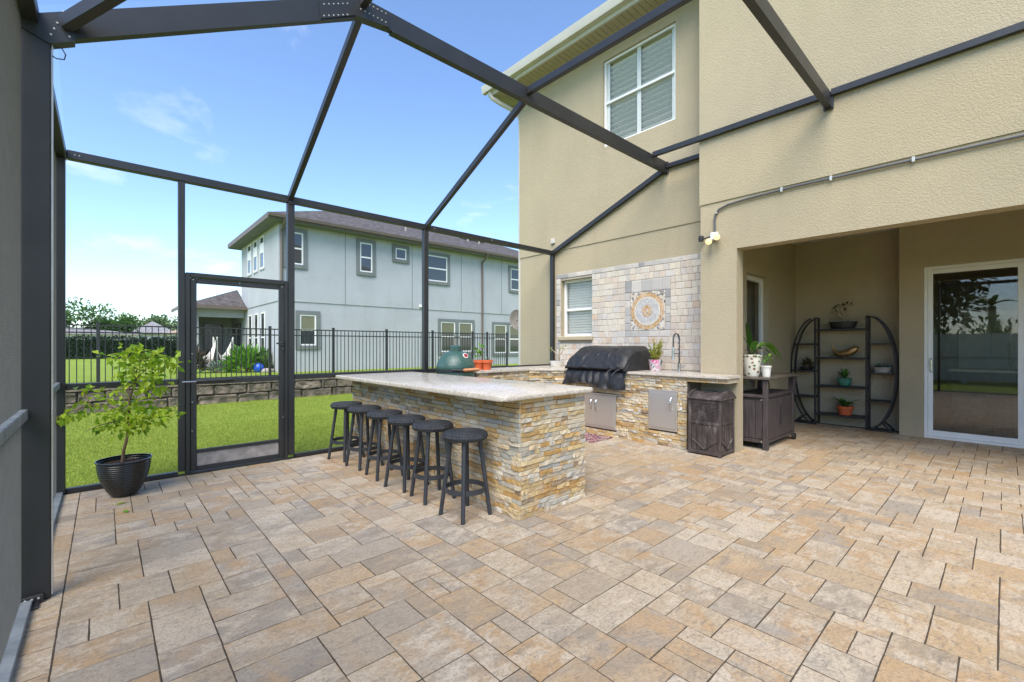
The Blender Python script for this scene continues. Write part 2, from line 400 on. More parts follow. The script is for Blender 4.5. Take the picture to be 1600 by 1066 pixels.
g = G('travertine_tile', (.55, .48, .4), .7, 0, .3); r = g.rnd()
c = g.ramp(r, [(0, (.60, .535, .44)), (.14, (.55, .475, .40)), (.28, (.63, .57, .48)), (.42, (.53, .475, .425)), (.55, (.60, .50, .40)), (.66, (.57, .53, .48)), (.78, (.64, .565, .46)), (.9, (.58, .44, .325)), (.95, (.50, .45, .40))], 'CONSTANT')
c = g.mix(g.ramp(g.noise(14, 5, .65, g.posr(), .5), [(.5, 0.0), (.7, .5)]), c, (.47, .39, .33))
c = g.mix(g.ramp(g.noise(160, 3, .7), [(.36, .35), (.5, 0.0)]), c, (.30, .24, .19))
g.base(c); g.bump(g.noise(70, 4), .35, .004); M['tile'] = g.m
g = G('grey_travertine_tile', (.45, .42, .4), .7, 0, .3)
c = g.ramp(g.rnd(), [(0, (.46, .425, .385)), (.3, (.55, .50, .44)), (.55, (.41, .385, .355)), (.8, (.58, .52, .45)), (.93, (.28, .27, .26))], 'CONSTANT')
c = g.mix(g.ramp(g.noise(14, 5, .65, g.posr(), .5), [(.45, 0.0), (.65, .5)]), c, (.40, .38, .37))
g.base(c); g.bump(g.noise(70, 4), .35, .004); M['tile_grey'] = g.m
M['grout'] = simple('beige_grout', (.42, .37, .31), .95, 0, .1, .1, 30)

g = G('speckled_granite', (.6, .55, .48), .22, 0, .5)
c = g.ramp(g.noise(9, 5, .6), [(.3, (.50, .44, .36)), (.7, (.63, .57, .49))])
c = g.mix(g.ramp(g.vor(120, out='Color'), [(.0, .8), (.16, .8), (.2, 0.0)]), c, (.24, .18, .13))
c = g.mix(g.ramp(g.noise(75, 3, .7), [(.55, 0.0), (.64, .75)]), c, (.36, .29, .22))
c = g.mix(g.ramp(g.noise(48, 2, .6), [(.60, 0.0), (.68, .8)]), c, (.75, .72, .66))
g.base(c); g.bump(g.noise(30, 3), .05, .002); M['granite'] = g.m

def mosaic(name, cols, scale):
    g = G(name, cols[0], .6); v = g.vscale(g.obj(), (1, 1, 1))
    n = g.N('ShaderNodeTexVoronoi'); n.inputs['Scale'].default_value = scale; g.nt.links.new(v, n.inputs['Vector'])
    s_ = g.N('ShaderNodeSeparateColor'); g.nt.links.new(n.outputs['Color'], s_.inputs[0])
    c = g.ramp(s_.outputs[0], [(i / len(cols), q) for i, q in enumerate(cols)], 'CONSTANT')
    e = g.vor(scale, v, 'DISTANCE_TO_EDGE')
    g.base(g.mix(g.ramp(e, [(.03, 1.0), (.07, 0.0)]), c, (.48, .43, .36))); g.bump(g.ramp(e, [(.02, 0.0), (.12, 1.0)]), .4, .003); return g.m
M['mos_field'] = mosaic('mosaic_field', [(.62, .58, .52), (.60, .50, .38), (.10, .09, .09), (.56, .50, .44), (.25, .22, .2), (.64, .60, .55)], 30)
M['mos_orange'] = mosaic('mosaic_orange', [(.50, .28, .09), (.56, .36, .15), (.60, .38, .22), (.44, .24, .08)], 26)
M['mos_white'] = mosaic('mosaic_white', [(.68, .64, .56), (.62, .57, .48)], 36)
M['mos_grey'] = mosaic('mosaic_grey', [(.46, .45, .44), (.54, .52, .50), (.41, .40, .40)], 34)
M['mos_rose'] = mosaic('mosaic_rosette', [(.55, .36, .22), (.60, .46, .34), (.36, .24, .16), (.52, .32, .18)], 26)

def shingles(name, base):
    g = G(name, base, .95, 0, .2)
    br = g.N('ShaderNodeTexBrick'); v = g.vscale(g.pos(), (1, .45, 1)); g.nt.links.new(v, br.inputs[0])
    br.inputs['Scale'].default_value = 3.2; br.inputs['Mortar Size'].default_value = .012
    br.inputs['Color1'].default_value = C(*[x * .75 for x in base]); br.inputs['Color2'].default_value = C(*[x * 1.3 for x in base]); br.inputs['Mortar'].default_value = C(*[x * .45 for x in base])
    c = g.mix(g.ramp(g.noise(5, 5, .75), [(.4, 0.0), (.62, .8)]), br.outputs[0], tuple(x * 2.2 for x in base)); g.base(c)
    g.bump(g.noise(30, 4), .6, .02); return g.m
M['roof_n'] = shingles('grey_brown_shingles', (.066, .060, .060))
M['roof_tan'] = shingles('tan_shingles', (.25, .19, .14))
M['gutter_n'] = simple('brown_gutter', (.13, .10, .08), .5)

def glass(name, tint=(.9, .93, .92), ior=1.5, rough=.0):
    g = G(name); g.nt.nodes.remove(g.b)
    f = g.N('ShaderNodeFresnel'); bf = g.N('ShaderNodeNewGeometry').outputs['Backfacing']; g.nt.links.new(g.math('ADD', g.math('MULTIPLY', bf, 1 / ior - ior), ior), f.inputs[0])
    t = g.N('ShaderNodeBsdfTransparent'); t.inputs[0].default_value = C(*tint)
    gl = g.N('ShaderNodeBsdfGlossy'); gl.inputs['Roughness'].default_value = rough
    mx = g.N('ShaderNodeMixShader'); g.nt.links.new(f.outputs[0], mx.inputs[0]); g.nt.links.new(t.outputs[0], mx.inputs[1]); g.nt.links.new(gl.outputs[0], mx.inputs[2])
    g.nt.links.new(mx.outputs[0], g.out.inputs[0]); return g.m
M['glass'] = glass('window_glass', (.95, .97, .96), 1.55)
M['slider_glass'] = glass('tinted_sliding_door_glass', (.70, .74, .68), 2.1)
M['far_glass'] = G('dark_window_pane', (.035, .042, .045), .04, 0, .9).m
M['bug_screen'] = G('window_insect_screen', (.07, .075, .08), .8).m

g = G('screen_mesh_fabric', (.05, .05, .055), .8); t = g.N('ShaderNodeBsdfTransparent'); mx = g.N('ShaderNodeMixShader'); mx.inputs[0].default_value = .07
g.nt.links.new(t.outputs[0], mx.inputs[1]); g.nt.links.new(g.b.outputs[0], mx.inputs[2]); g.nt.links.new(mx.outputs[0], g.out.inputs[0]); M['screen'] = g.m
M['wire'] = simple('screen_wire', (.085, .085, .08), .7)

g = G('grill_cover_vinyl', (.019, .019, .020), .5, 0, .45)
g.bump(g.noise(4, 2, .4, g.vscale(g.pos(), (1, 1.4, .9)), 1.6), .45, .05); M['cover'] = g.m
g = G('woven_resin_seat', (.028, .031, .037), .55, 0, .5)
o_ = g.obj(); rw = g.wave(34, o_, 0, 'Z', 'RINGS'); aw = g.wave(24, o_, 0, 'X'); bw = g.wave(24, o_, 0, 'Y')
h_ = g.math('ADD', rw, g.math('MULTIPLY', aw, bw)); g.bump(h_, .9, .006)
g.base(g.ramp(h_, [(.2, (.012, .013, .016)), (1.0, (.05, .056, .066))])); M['weave'] = g.m
M['stool_metal'] = simple('charcoal_powder_coat', (.030, .034, .040), .5, 0, .5, .15, 20)
g = G('weathered_brown_resin', (.08, .062, .055), .6, 0, .4)
c = g.ramp(g.noise(5, 5, .65, g.vscale(g.pos(), (3, 3, 1)), .5), [(.35, (.034, .026, .023)), (.55, (.075, .058, .052)), (.70, (.18, .155, .145))])
g.base(c); g.bump(g.noise(40, 3, .5, g.vscale(g.pos(), (3, 3, .4))), .25, .003); M['resin'] = g.m
g = G('dark_brown_cart_resin', (.06, .045, .045), .5, 0, .4)
g.base(g.ramp(g.noise(9, 4, .6, g.vscale(g.pos(), (2, 2, .5))), [(.3, (.040, .032, .032)), (.7, (.075, .060, .060))])); g.bump(g.noise(60, 3, .5, g.vscale(g.pos(), (3, 3, .3))), .2, .002); M['cart'] = g.m
g = G('cart_top_resin', (.11, .09, .07), .4, 0, .5); g.base(g.ramp(g.noise(7, 4, .6), [(.3, (.075, .062, .052)), (.7, (.15, .125, .10))])); M['cart_top'] = g.m
g = G('kamado_green_ceramic', (.03, .08, .065), .3, 0, .5)
g.base(g.ramp(g.noise(10, 3), [(.3, (.035, .085, .070)), (.7, (.055, .115, .095))])); g.bump(g.vor(60), .5, .006); M['kamado'] = g.m
g = G('ribbed_black_pot', (.015, .015, .016), .25, 0, .5); M['pot_black'] = g.m
g = G('painted_flower_pot', (.6, .58, .5), .3, 0, .5)
v_ = g.obj(); d_ = g.vor(20, v_); c = g.ramp(d_, [(0, (.40, .05, .06)), (.18, (.40, .05, .06)), (.2, (.07, .14, .05)), (.34, (.10, .12, .06)), (.36, (.66, .63, .54))], 'CONSTANT')
g.base(g.mix(g.ramp(g.noise(16, 2), [(.56, 0.0), (.6, 1.0)]), c, (.62, .59, .49))); M['pot_floral'] = g.m
g = G('pink_leaf_pot', (.6, .58, .55), .3, 0, .5)
d_ = g.noise(17, 2, .5, g.obj(), 1.0); g.base(g.ramp(d_, [(0, (.05, .09, .12)), (.42, (.60, .60, .56)), (.53, (.62, .08, .26)), (.60, (.62, .6, .56)), (.66, (.05, .16, .16))], 'CONSTANT')); M['pot_pink'] = g.m
g = G('pink_patterned_mat', (.4, .1, .15), .95, 0, .1)
d_ = g.vor(15); g.base(g.ramp(d_, [(0, (.30, .03, .10)), (.2, (.42, .36, .30)), (.34, (.25, .03, .08)), (.5, (.06, .05, .06)), (.62, (.40, .30, .26))], 'CONSTANT')); g.bump(g.noise(250, 2), .6, .004); M['mat'] = g.m
def emit(name, colr, st):
    m = bpy.data.materials.new(name); m.use_nodes = True; b = m.node_tree.nodes['Principled BSDF']
    b.inputs['Base Color'].default_value = C(.2, .14, .06); b.inputs['Emission Color'].default_value = C(*colr); b.inputs['Emission Strength'].default_value = st; return m
M['bulb'] = emit('lit_flood_bulb', (1, .70, .30), .85)
M['can_light'] = emit('lit_ceiling_light', (1, .62, .28), 3.0)
g = G('retaining_block', (.3, .25, .2), .95, 0, .15)
c = g.ramp(g.rnd(), [(0, (.20, .165, .13)), (.4, (.27, .22, .18)), (.7, (.17, .145, .12)), (1, (.30, .24, .19))])
c = g.mix(g.ramp(g.noise(4, 5, .65), [(.42, 0.0), (.62, .8)]), c, (.085, .08, .06)); g.base(c); g.bump(g.noise(22, 5, .65), .9, .03); M['block'] = g.m
M['vinyl_fence'] = simple('white_vinyl_fence', (.74, .74, .72), .5)
M['blue'] = simple('cobalt_blue_glaze', (.01, .09, .50), .3, 0, .5, .2, 9)
M['canvas'] = simple('cream_canvas', (.70, .67, .60), .9, 0, .2, .06, 8)
M['rope_green'] = simple('green_painted_steel', (.05, .22, .18), .5)

# ================================================================ GROUND
prof = [(-400, -.04), (12.70, -.04), (12.78, .38), (18.0, .30), (60, .25), (900, .25)]
m = MB(); xs = [-500, -20, 0, 10, 20, 700]
for y, z in prof:
    for x in xs: m.v.append((x, y, z))
nx = len(xs)
for j in range(len(prof) - 1):
    for i in range(nx - 1): m.f.append((j * nx + i, j * nx + i + 1, (j + 1) * nx + i + 1, (j + 1) * nx + i))
tag(m.build('ground', M['turf'], smooth=0, recalc=False), 'bright green mown lawn stepping up beyond the low wall', 'lawn', kind='structure')

def blades(n, x0, x1, y0, y1, zf, L0, L1):
    x = rng.uniform(x0, x1, n); y = rng.uniform(y0, y1, n); z = zf(x, y)
    d = np.stack([rng.normal(0, .5, n), rng.normal(0, .5, n), np.ones(n)], 1)
    return np.stack([x, y, z], 1), d, rng.uniform(L0, L1, n)
zl = lambda x, y: np.full_like(x, -.042); zu = lambda x, y: .378 - (y - 12.78) * .0153
parts_ = [blades(130000, -1.2, 6.2, 5.80, 9.2, zl, .018, .040), blades(75000, -1.6, 9.5, 9.2, 12.66, zl, .02, .045), blades(9000, -1.6, -.36, 2.5, 5.8, zl, .02, .04),
          blades(26000, -2, 12, 12.9, 18.0, zu, .02, .045)]
B = np.concatenate([p[0] for p in parts_]); D = np.concatenate([p[1] for p in parts_]); Ls = np.concatenate([p[2] for p in parts_])
tag(leaf_mesh('grass', B, D, Ls, .16, M['grass_blade'], fold=.1), 'short mown grass blades of the lawn beyond the screen', 'grass', kind='stuff')

# ================================================================ PATIO
m = MB().box(-.36, 9.2, -2.2, 2.72, -.12, -.0014); m.box(-.36, 6.25, 2.72, 5.76, -.12, -.0014)
patio = tag(m.build('patio', M['joint'], smooth=0), 'tan and grey tumbled stone paver patio floor', 'patio', kind='structure')
MOD = .111
def paver_shape(seed):
    r = random.Random(seed); e = .03; vs = []
    for z, k in ((-.10, .5), (-.004, .5), (.0, .5 - e)):
        for a, b in ((-1, -1), (1, -1), (1, 1), (-1, 1)):
            vs.append((a * k + (r.uniform(-.006, .006) if z > -.05 else 0), b * k + (r.uniform(-.006, .006) if z > -.05 else 0), z + (r.uniform(-.0012, .0004) if z == 0 else 0)))
    fs = [(8, 9, 10, 11)] + [(i, (i + 1) % 4, 4 + (i + 1) % 4, 4 + i) for i in range(4)] + [(4 + i, 4 + (i + 1) % 4, 8 + (i + 1) % 4, 8 + i) for i in range(4)]
    return vs, fs
PSH = {}; pshapes = []; pit = []
def paver(x0, x1, y0, y1):
    """edges are kept the same width on every size, so each size gets its own shapes"""
    key = (round(x1 - x0, 3), round(y1 - y0, 3))
    if key not in PSH:
        PSH[key] = []
        for s_ in range(4):
            w, d = key[0] - .0022, key[1] - .0022; r = random.Random(hash(key) % 9999 + s_); vs = []
            for z, ins in ((-.05, 0), (-.006, 0), (0, .003)):
                for a, b in ((-1, -1), (-.33, -1), (.33, -1), (1, -1), (1, -.2), (1, .35), (1, 1), (.3, 1), (-.4, 1), (-1, 1), (-1, .2), (-1, -.4)):
                    j = (lambda: r.uniform(-.0012, .0012)) if z > -.04 else (lambda: 0)
                    vs.append((a * (w / 2 - ins) + j(), b * (d / 2 - ins) + j(), z + (r.uniform(-.001, .001) if z == 0 else 0)))
            fs = [tuple(range(24, 36))] + [(k * 12 + i, k * 12 + (i + 1) % 12, (k + 1) * 12 + (i + 1) % 12, (k + 1) * 12 + i) for k in range(2) for i in range(12)]
            PSH[key].append(len(pshapes)); pshapes.append((vs, fs))
    Mx = Matrix.Translation(((x0 + x1) / 2, (y0 + y1) / 2, random.uniform(.0, .0012))) @ Matrix.Rotation(random.uniform(-.003, .003), 4, 'X') @ Matrix.Rotation(random.uniform(-.003, .003), 4, 'Y')
    pit.append((Mx, random.choice(PSH[key]), (x1 - x0) * (y1 - y0)))
GX, GY = int((9.15 + .165) / MOD), int((5.63 + 2.2) / MOD)
X0, Y0 = -.165, -2.2
occ = np.zeros((GX, GY), bool)
for i in range(GX):
    for j in range(GY):
        x, y = X0 + (i + .5) * MOD, Y0 + (j + .5) * MOD
        if x > 6.2 and y > 2.6: occ[i, j] = True
rp = random.Random(3); SZ = [(3, 2)] * 6 + [(2, 2)] * 6 + [(2, 3)] * 3 + [(2, 1)] * 2 + [(1, 2)] * 2 + [(4, 2)] * 1 + [(3, 3)] * 1
for j in range(GY):
    for i in range(GX):
        if occ[i, j]: continue
        op = SZ[:]; rp.shuffle(op); op += [(1, 2), (2, 1), (1, 1)]
        for a, b in op:
            if i + a <= GX and j + b <= GY and not occ[i:i + a, j:j + b].any():
                occ[i:i + a, j:j + b] = True; paver(X0 + i * MOD, X0 + (i + a) * MOD, Y0 + j * MOD, Y0 + (j + b) * MOD); break
y = -2.2
while y < 5.6:
    l_ = rp.choice([2, 2, 3, 1.5]) * MOD; paver(-.285, -.165, y, min(y + l_, 5.66)); y += l_
x = X0; yb = Y0 + GY * MOD
while x < 6.1:
    l_ = rp.choice([2, 2, 3]) * MOD; paver(x, min(x + l_, 6.24), yb, 5.655); x += l_
pieces(pit, pshapes, 'paver', M['paver'], patio, 295, 'far_pavers')

# ================================================================ THE TAN HOUSE
XW, XP = 6.25, 5.86
house = thing('tan_stucco_house', 'tan stucco two-storey house with covered lanai opening and tiled outdoor backsplash', 'house', (9.5, 1.5, 0))
def wall_panel(axis, p0, p1, u0, u1, z0, z1, holes=()):
    us = sorted({u0, u1, *[h for q in holes for h in q[:2]]}); zs = sorted({z0, z1, *[h for q in holes for h in q[2:]]})
    us = [u for u in us if u0 <= u <= u1]; zs = [z for z in zs if z0 <= z <= z1]
    full = lambda i, j: 0 <= i < len(us) - 1 and 0 <= j < len(zs) - 1 and not any(q[0] <= (us[i] + us[i + 1]) / 2 <= q[1] and q[2] <= (zs[j] + zs[j + 1]) / 2 <= q[3] for q in holes)
    P = (lambda p, u, z: (p, u, z)) if axis == 'X' else (lambda p, u, z: (u, p, z))
    m = MB()
    def q(*v): m.add(v, [tuple(range(4))])
    for i in range(len(us) - 1):
        for j in range(len(zs) - 1):
            if not full(i, j): continue
            a, b, c, d = us[i], us[i + 1], zs[j], zs[j + 1]
            q(P(p0, a, c), P(p0, b, c), P(p0, b, d), P(p0, a, d)); q(P(p1, a, c), P(p1, b, c), P(p1, b, d), P(p1, a, d))
            if not full(i - 1, j): q(P(p0, a, c), P(p1, a, c), P(p1, a, d), P(p0, a, d))
            if not full(i + 1, j): q(P(p0, b, c), P(p1, b, c), P(p1, b, d), P(p0, b, d))
            if not full(i, j - 1): q(P(p0, a, c), P(p1, a, c), P(p1, b, c), P(p0, b, c))
            if not full(i, j + 1): q(P(p0, a, d), P(p1, a, d), P(p1, b, d), P(p0, b, d))
    return m
KW = (4.80, 5.52, 1.50, 2.53); UW = (3.27, 4.57, 4.68, 6.13)
def hw(m, name='wall', mat='stucco'): return m.build(name, M[mat], house, smooth=0, recalc=False)
hw(wall_panel('X', XW, XW + .2, 2.72, 6.62, -.1, 3.1, [KW]))
hw(wall_panel('X', XW - .014, XW + .2, 2.722, 6.632, 3.1, 6.38, [UW]))
hw(wall_panel('X', XP, XP + .2, -3.2, 2.72, -.1, 3.19, [(-2.6, 2.26, -.1, 2.555)]))
hw(wall_panel('X', XP - .014, XP + .2, -3.2, 2.73, 3.19, 6.38))
hw(wall_panel('Y', 2.52, 2.72, XP + .2, 9.35, -.1, 3.13, [(6.9, 7.8, .02, 2.4)]))
hw(wall_panel('X', 9.15, 9.35, 1.06, 2.52, -.1, 3.13))
hw(wall_panel('X', 8.78, 8.98, -3.2, 1.06, -.1, 3.13, [(-2.07, .79, .0, 2.47)]))
hw(MB().box(8.98, 9.35, .90, 1.06, -.1, 3.13)); hw(MB().box(6.06, 8.78, -3.4, -3.2, -.1, 3.13))
hw(MB().box(XP + .2, 9.35, -3.4, 2.72, 3.131, 3.18), 'lanai_ceiling', 'fascia')
hw(wall_panel('Y', 6.42, 6.62, XW + .2, 14, -.1, 6.38)); hw(wall_panel('X', 14, 14.2, -3.4, 6.62, -.1, 6.38)); hw(wall_panel('Y', -3.4, -3.2, 8.98, 14, -.1, 6.38))
hw(MB().box(XP + .2, XW + .2, 2.53, 2.722, 3.182, 6.38), 'return_wall')
# room behind the sliding door
hw(MB().box(8.98, 14, -3.2, .9, -.08, .005), 'room_floor', 'interior_floor'); hw(MB().box(8.98, 14, -3.2, .9, 2.62, 2.8), 'room_ceiling', 'interior')
hw(MB().box(13.2, 13.3, -3.2, .9, .005, 2.62), 'room_wall', 'interior'); hw(MB().box(8.99, 13.2, .84, .89, .005, 2.62), 'room_wall', 'interior')
hw(MB().box(6.46, 13.99, 2.73, 6.41, 2.8, 3.0), 'upper_floor', 'interior')
hw(MB().box(8.0, 8.06, 2.73, 6.41, .0, 2.8), 'kitchen_partition', 'interior'); hw(MB().box(8.0, 8.06, 2.73, 6.41, 3.0, 6.3), 'bedroom_partition', 'interior')
for yy in (-.55,):
    m = MB().lathe([(.001, 0), (.075, 0), (.075, .02), (.001, .02)], (10.4, .38, 2.59), 20); m.build('recessed_light', M['can_light'], house)
dr = hw(MB().box(13.12, 13.19, -.2, .65, .01, 2.05, .01), 'inner_door', 'white')
for a, b in ((.2, .9), (1.1, 1.9)):
    for y0 in (-.12, .27): MB().box(13.105, 13.125, y0, y0 + .30, a, b, .008).build('door_panel', M['white'], dr)
# eaves
f_ = MB().box(5.78, 5.82, 2.75, 7.07, 6.385, 6.58); f_.box(5.82, 14.5, 7.03, 7.07, 6.385, 6.58); fas = hw(f_, 'fascia', 'fascia')
gp = [(5.775, 6.45), (5.69, 6.45), (5.675, 6.50), (5.66, 6.585), (5.675, 6.585), (5.69, 6.51), (5.70, 6.462), (5.775, 6.462)]
MB().prism([(a, b) for a, b in gp], 'Y', 2.75, 7.16).build('gutter', M['fascia'], house)
hw(MB().box(5.82, 6.236, 2.75, 7.03, 6.42, 6.44), 'soffit', 'soffit'); sof = house.children[-1]
for k in range(43):
    y0 = 2.755 + k * .0994; MB().box(5.823, 6.232, y0, y0 + .094, 6.392, 6.415, .003).build('soffit_board', M['soffit'], sof)
hw(MB().box(6.236, 14, 6.634, 7.03, 6.40, 6.44), 'side_soffit', 'soffit')
def hip(x0, x1, y0, y1, z0, zr, name, mat, parent):
    d = min(x1 - x0, y1 - y0) / 2
    if x1 - x0 > y1 - y0: r0, r1 = (x0 + d, (y0 + y1) / 2, zr), (x1 - d, (y0 + y1) / 2, zr); fs = [(0, 1, 5, 4), (1, 2, 5), (2, 3, 4, 5), (3, 0, 4)]
    else: r0, r1 = ((x0 + x1) / 2, y0 + d, zr), ((x0 + x1) / 2, y1 - d, zr); fs = [(0, 1, 4), (1, 2, 5, 4), (2, 3, 5), (3, 0, 4, 5)]
    m = MB().add([(x0, y0, z0), (x1, y0, z0), (x1, y1, z0), (x0, y1, z0), r0, r1], fs + [(3, 2, 1, 0)]); return m.build(name, mat, parent, smooth=0)
hip(5.74, 14.5, -3.9, 7.12, 6.585, 8.6, 'roof', M['roof_tan'], house)
m = MB().tube([(5.76, 7.0, 6.45), (5.80, 6.98, 6.34), (5.95, 6.88, 6.24), (6.22, 6.74, 6.12), (6.30, 6.69, 6.0), (6.31, 6.68, 5.8), (6.31, 6.68, 0.1)], .045, 10); m.build('downspout', M['fascia'], house)

def window(parent, axis, p, u0, u1, z0, z1, frame_w=.045, depth=.05, mid=None, glassm='glass', sgn=-1, blind=None, fm='white', vmid=False, slat=.05, blind_z=None, name='window', tilt=1.12):
    """frame (the part) with panes and blinds as its sub-parts; p = outer face; sgn = outward side"""
    P = (lambda m_, a, b, u, v, c, d, ch=.004: m_.box(a, b, u, v, c, d, ch)) if axis == 'X' else (lambda m_, a, b, u, v, c, d, ch=.004: m_.box(u, v, a, b, c, d, ch))
    q = p - sgn * depth; a, b = min(p, q), max(p, q)
    m = MB(); P(m, a, b, u0, u0 + frame_w, z0, z1); P(m, a, b, u1 - frame_w, u1, z0, z1)
    P(m, a + .001, b - .001, u0 + frame_w, u1 - frame_w, z1 - frame_w, z1); P(m, a + .001, b - .001, u0 + frame_w, u1 - frame_w, z0, z0 + frame_w)
    mz = mid if mid else (z0 + z1) / 2
    if mid is not False: P(m, a + .002, b - .002, u0 + frame_w, u1 - frame_w, mz - .022, mz + .022)
    f = m.build(name, M[fm], parent)
    rows = [(z0 + frame_w, mz - .022), (mz + .022, z1 - frame_w)] if mid is not False else [(z0 + frame_w, z1 - frame_w)]
    for c, d in rows:
        x = (a + b) / 2; pv = [(u0 + frame_w, c), (u1 - frame_w, c), (u1 - frame_w, d), (u0 + frame_w, d)]; MB().add([(x, u, z) if axis == 'X' else (u, x, z) for u, z in (pv[::-1] if axis == 'X' else pv)], [(0, 1, 2, 3)]).build('pane', M[glassm], f, smooth=0, recalc=False)
    if blind:
        bx = q - sgn * .03; m = MB(); z = z1 - .03; zb = blind_z if blind_z else z0 + .03
        while z > zb:
            if axis == 'X': m.bar((bx, u0 + .02, z), (bx, u1 - .02, z), slat * .94, .004, (math.sin(tilt), 0, math.cos(tilt)))
            else: m.bar((u0 + .02, bx, z), (u1 - .02, bx, z), slat * .9, .004, (0, math.sin(tilt), math.cos(tilt)))
            z -= slat
        m.build('blind', M['blind'], f)
    return f
kw = window(house, 'X', XW + .085, *KW, mid=1.985, blind=True, slat=.048)
MB().box(XW - .075, XW + .085, 4.77, 5.56, 1.425, 1.499, .012).build('sill', M['stucco'], kw)
uw = window(house, 'X', XW + .02, *UW, mid=5.42, blind=True, slat=.09, frame_w=.038, tilt=.75)
MB().box(XW + .058, XW + .068, 3.89, 3.96, 4.72, 6.1).build('shutter_stile', M['blind'], uw)
for a, b in ((3.31, 3.36), (4.48, 4.53)): MB().box(XW + .058, XW + .068, a, b, 4.72, 6.1).build('shutter_stile', M['blind'], uw)
lw = window(house, 'Y', 2.60, 6.9, 7.8, .02, 2.4, frame_w=.07, mid=False, name='glazed_door')
# sliding door: three panels
m = MB(); m.box(8.80, 8.93, -2.07, -2.03, 0, 2.47, .004); m.box(8.80, 8.93, .75, .79, 0, 2.47, .004); m.box(8.801, 8.929, -2.03, .75, 2.43, 2.47, .004); m.box(8.801, 8.929, -2.03, .75, .0, .035, .004)
sl = m.build('sliding_door', M['white'], house)
for i, (a, b) in enumerate(((-.17, .75), (-1.12, -.12), (-2.03, -1.07))):
    x = 8.825 + (i % 2) * .045; m = MB(); m.box(x, x + .035, a, a + .055, .036, 2.429, .004); m.box(x, x + .035, b - .055, b, .036, 2.429, .004)
    m.box(x + .001, x + .034, a + .055, b - .055, 2.365, 2.428, .004); m.box(x + .001, x + .034, a + .055, b - .055, .037, .115, .004); pn = m.build('door_panel', M['white'], sl)
    MB().add([(x + .017, b - .055, .115), (x + .017, a + .055, .115), (x + .017, a + .055, 2.365), (x + .017, b - .055, 2.365)], [(0, 1, 2, 3)]).build('pane', M['slider_glass'], sl, smooth=0, recalc=False)
MB().tube([(8.825, .715, .95), (8.79, .715, .97), (8.79, .715, 1.13), (8.825, .715, 1.15)], .009, 8).build('handle', M['chrome'], sl)

# tiled backsplash
bs = hw(wall_panel('X', XW - .007, XW - .001, 2.725, 5.63, .965, 2.645, [(KW[0], KW[1], KW[2] - .08, KW[3])]), 'backsplash', 'grout')
TSH = [grid_piece(100 + k, 4, 3, .04, .08, .22) for k in range(8)]
def tile_at(y0, y1, z0, z1, lst, dep=.016):
    lst.append((basis((XW - .006, (y0 + y1) / 2, (z0 + z1) / 2), (0, 1, 0), (0, 0, 1), (-1, 0, 0), y1 - y0 - .0025, z1 - z0 - .0025, dep * random.uniform(.8, 1.15)), random.randrange(8), (y1 - y0) * (z1 - z0)))
def minus(segs, a, b):
    out = []
    for s0, s1 in segs:
        if b <= s0 or a >= s1: out.append((s0, s1)); continue
        if a > s0 + .015: out.append((s0, a))
        if b < s1 - .015: out.append((b, s1))
    return out
beige, grey = [], []; rt = random.Random(5)
NR = 16; rh = (2.565 - .97) / NR
def fill(y0, y1, z0, z1, lst, ch=(.095, .1, .1, .145, .07)):
    y = y0
    while y < y1 - .012:
        w = rt.choice(ch); w = w if y1 - (y + w) > .045 else y1 - y
        tile_at(y, y + w, z0, z1, lst); y += w
for k in range(NR):
    z0, z1 = .97 + k * rh, .97 + (k + 1) * rh; segs = [(2.73 + rt.uniform(0, .0), 5.535)]
    if z1 > 1.43 and z0 < 2.53: segs = minus(segs, KW[0] - .0, KW[1] + .0)
    if z1 > 1.49 and z0 < 2.29: segs = minus(segs, 3.345, 4.135)
    for a, b in segs: fill(a, b, z0, z1, beige)
    fill(5.535, 5.625, z0, z1, grey, (.09,))
fill(2.73, 5.625, 2.567, 2.64, grey, (.15, .2, .24, .11))
zA = .97 + rh * math.floor((1.49 - .97) / rh); zB = .97 + rh * math.ceil((2.29 - .97) / rh)
fill(3.345, 4.135, zA, 1.565, grey, (.13, .18)); fill(3.345, 4.135, 2.175, zB, grey, (.13, .18))
for k in range(5):
    z0 = 1.565 + k * .122; tile_at(3.345, 3.43, z0, z0 + .122, grey); tile_at(4.04, 4.135, z0, z0 + .122, grey)
pieces(grey, TSH, 'border_tile', M['tile_grey'], bs, 120, 'rest_of_border_tiles'); pieces(beige, TSH, 'tile', M['tile'], bs, 295, 'rest_of_tiles')
MC = (XW - .008, 3.735, 1.87)
med = MB().box(MC[0] - .012, MC[0], 3.435, 4.035, 1.57, 2.17, .003).build('mosaic_panel', M['mos_field'], bs)
def disc(r0, r1, x0, x1, name, mat, n=48):
    m = MB(); vs = []
    for x, r in ((x1, r0), (x0, r0), (x0, r1), (x1, r1)):
        for k in range(n): a = 2 * math.pi * k / n; vs.append((x, MC[1] + r * math.cos(a), MC[2] + r * math.sin(a)))
    m.add(vs, [(i * n + k, i * n + (k + 1) % n, ((i + 1) % 4) * n + (k + 1) % n, ((i + 1) % 4) * n + k) for i in range(4) for k in range(n)]); return m.build(name, M[mat], bs)
xf = MC[0] - .012
disc(.225, .285, xf - .003, xf, 'mosaic_ring', 'mos_orange'); disc(.20, .223, xf - .004, xf, 'mosaic_ring', 'mos_white')
disc(.092, .198, xf - .003, xf, 'mosaic_ring', 'mos_grey'); disc(.002, .09, xf - .004, xf, 'mosaic_rosette', 'mos_rose')
for k in range(8):
    a = k * math.pi / 4; disc_c = MB().lathe([(.0005, 0), (.022, 0), (.022, .003), (.0005, .003)], (0, 0, 0), 12)
    me = [(xf - .004 - v[2] * .9, MC[1] + .068 * math.cos(a) + v[0], MC[2] + .068 * math.sin(a) + v[1]) for v in disc_c.v]; disc_c.v = me; disc_c.build('mosaic_petal', M['mos_orange'], bs)
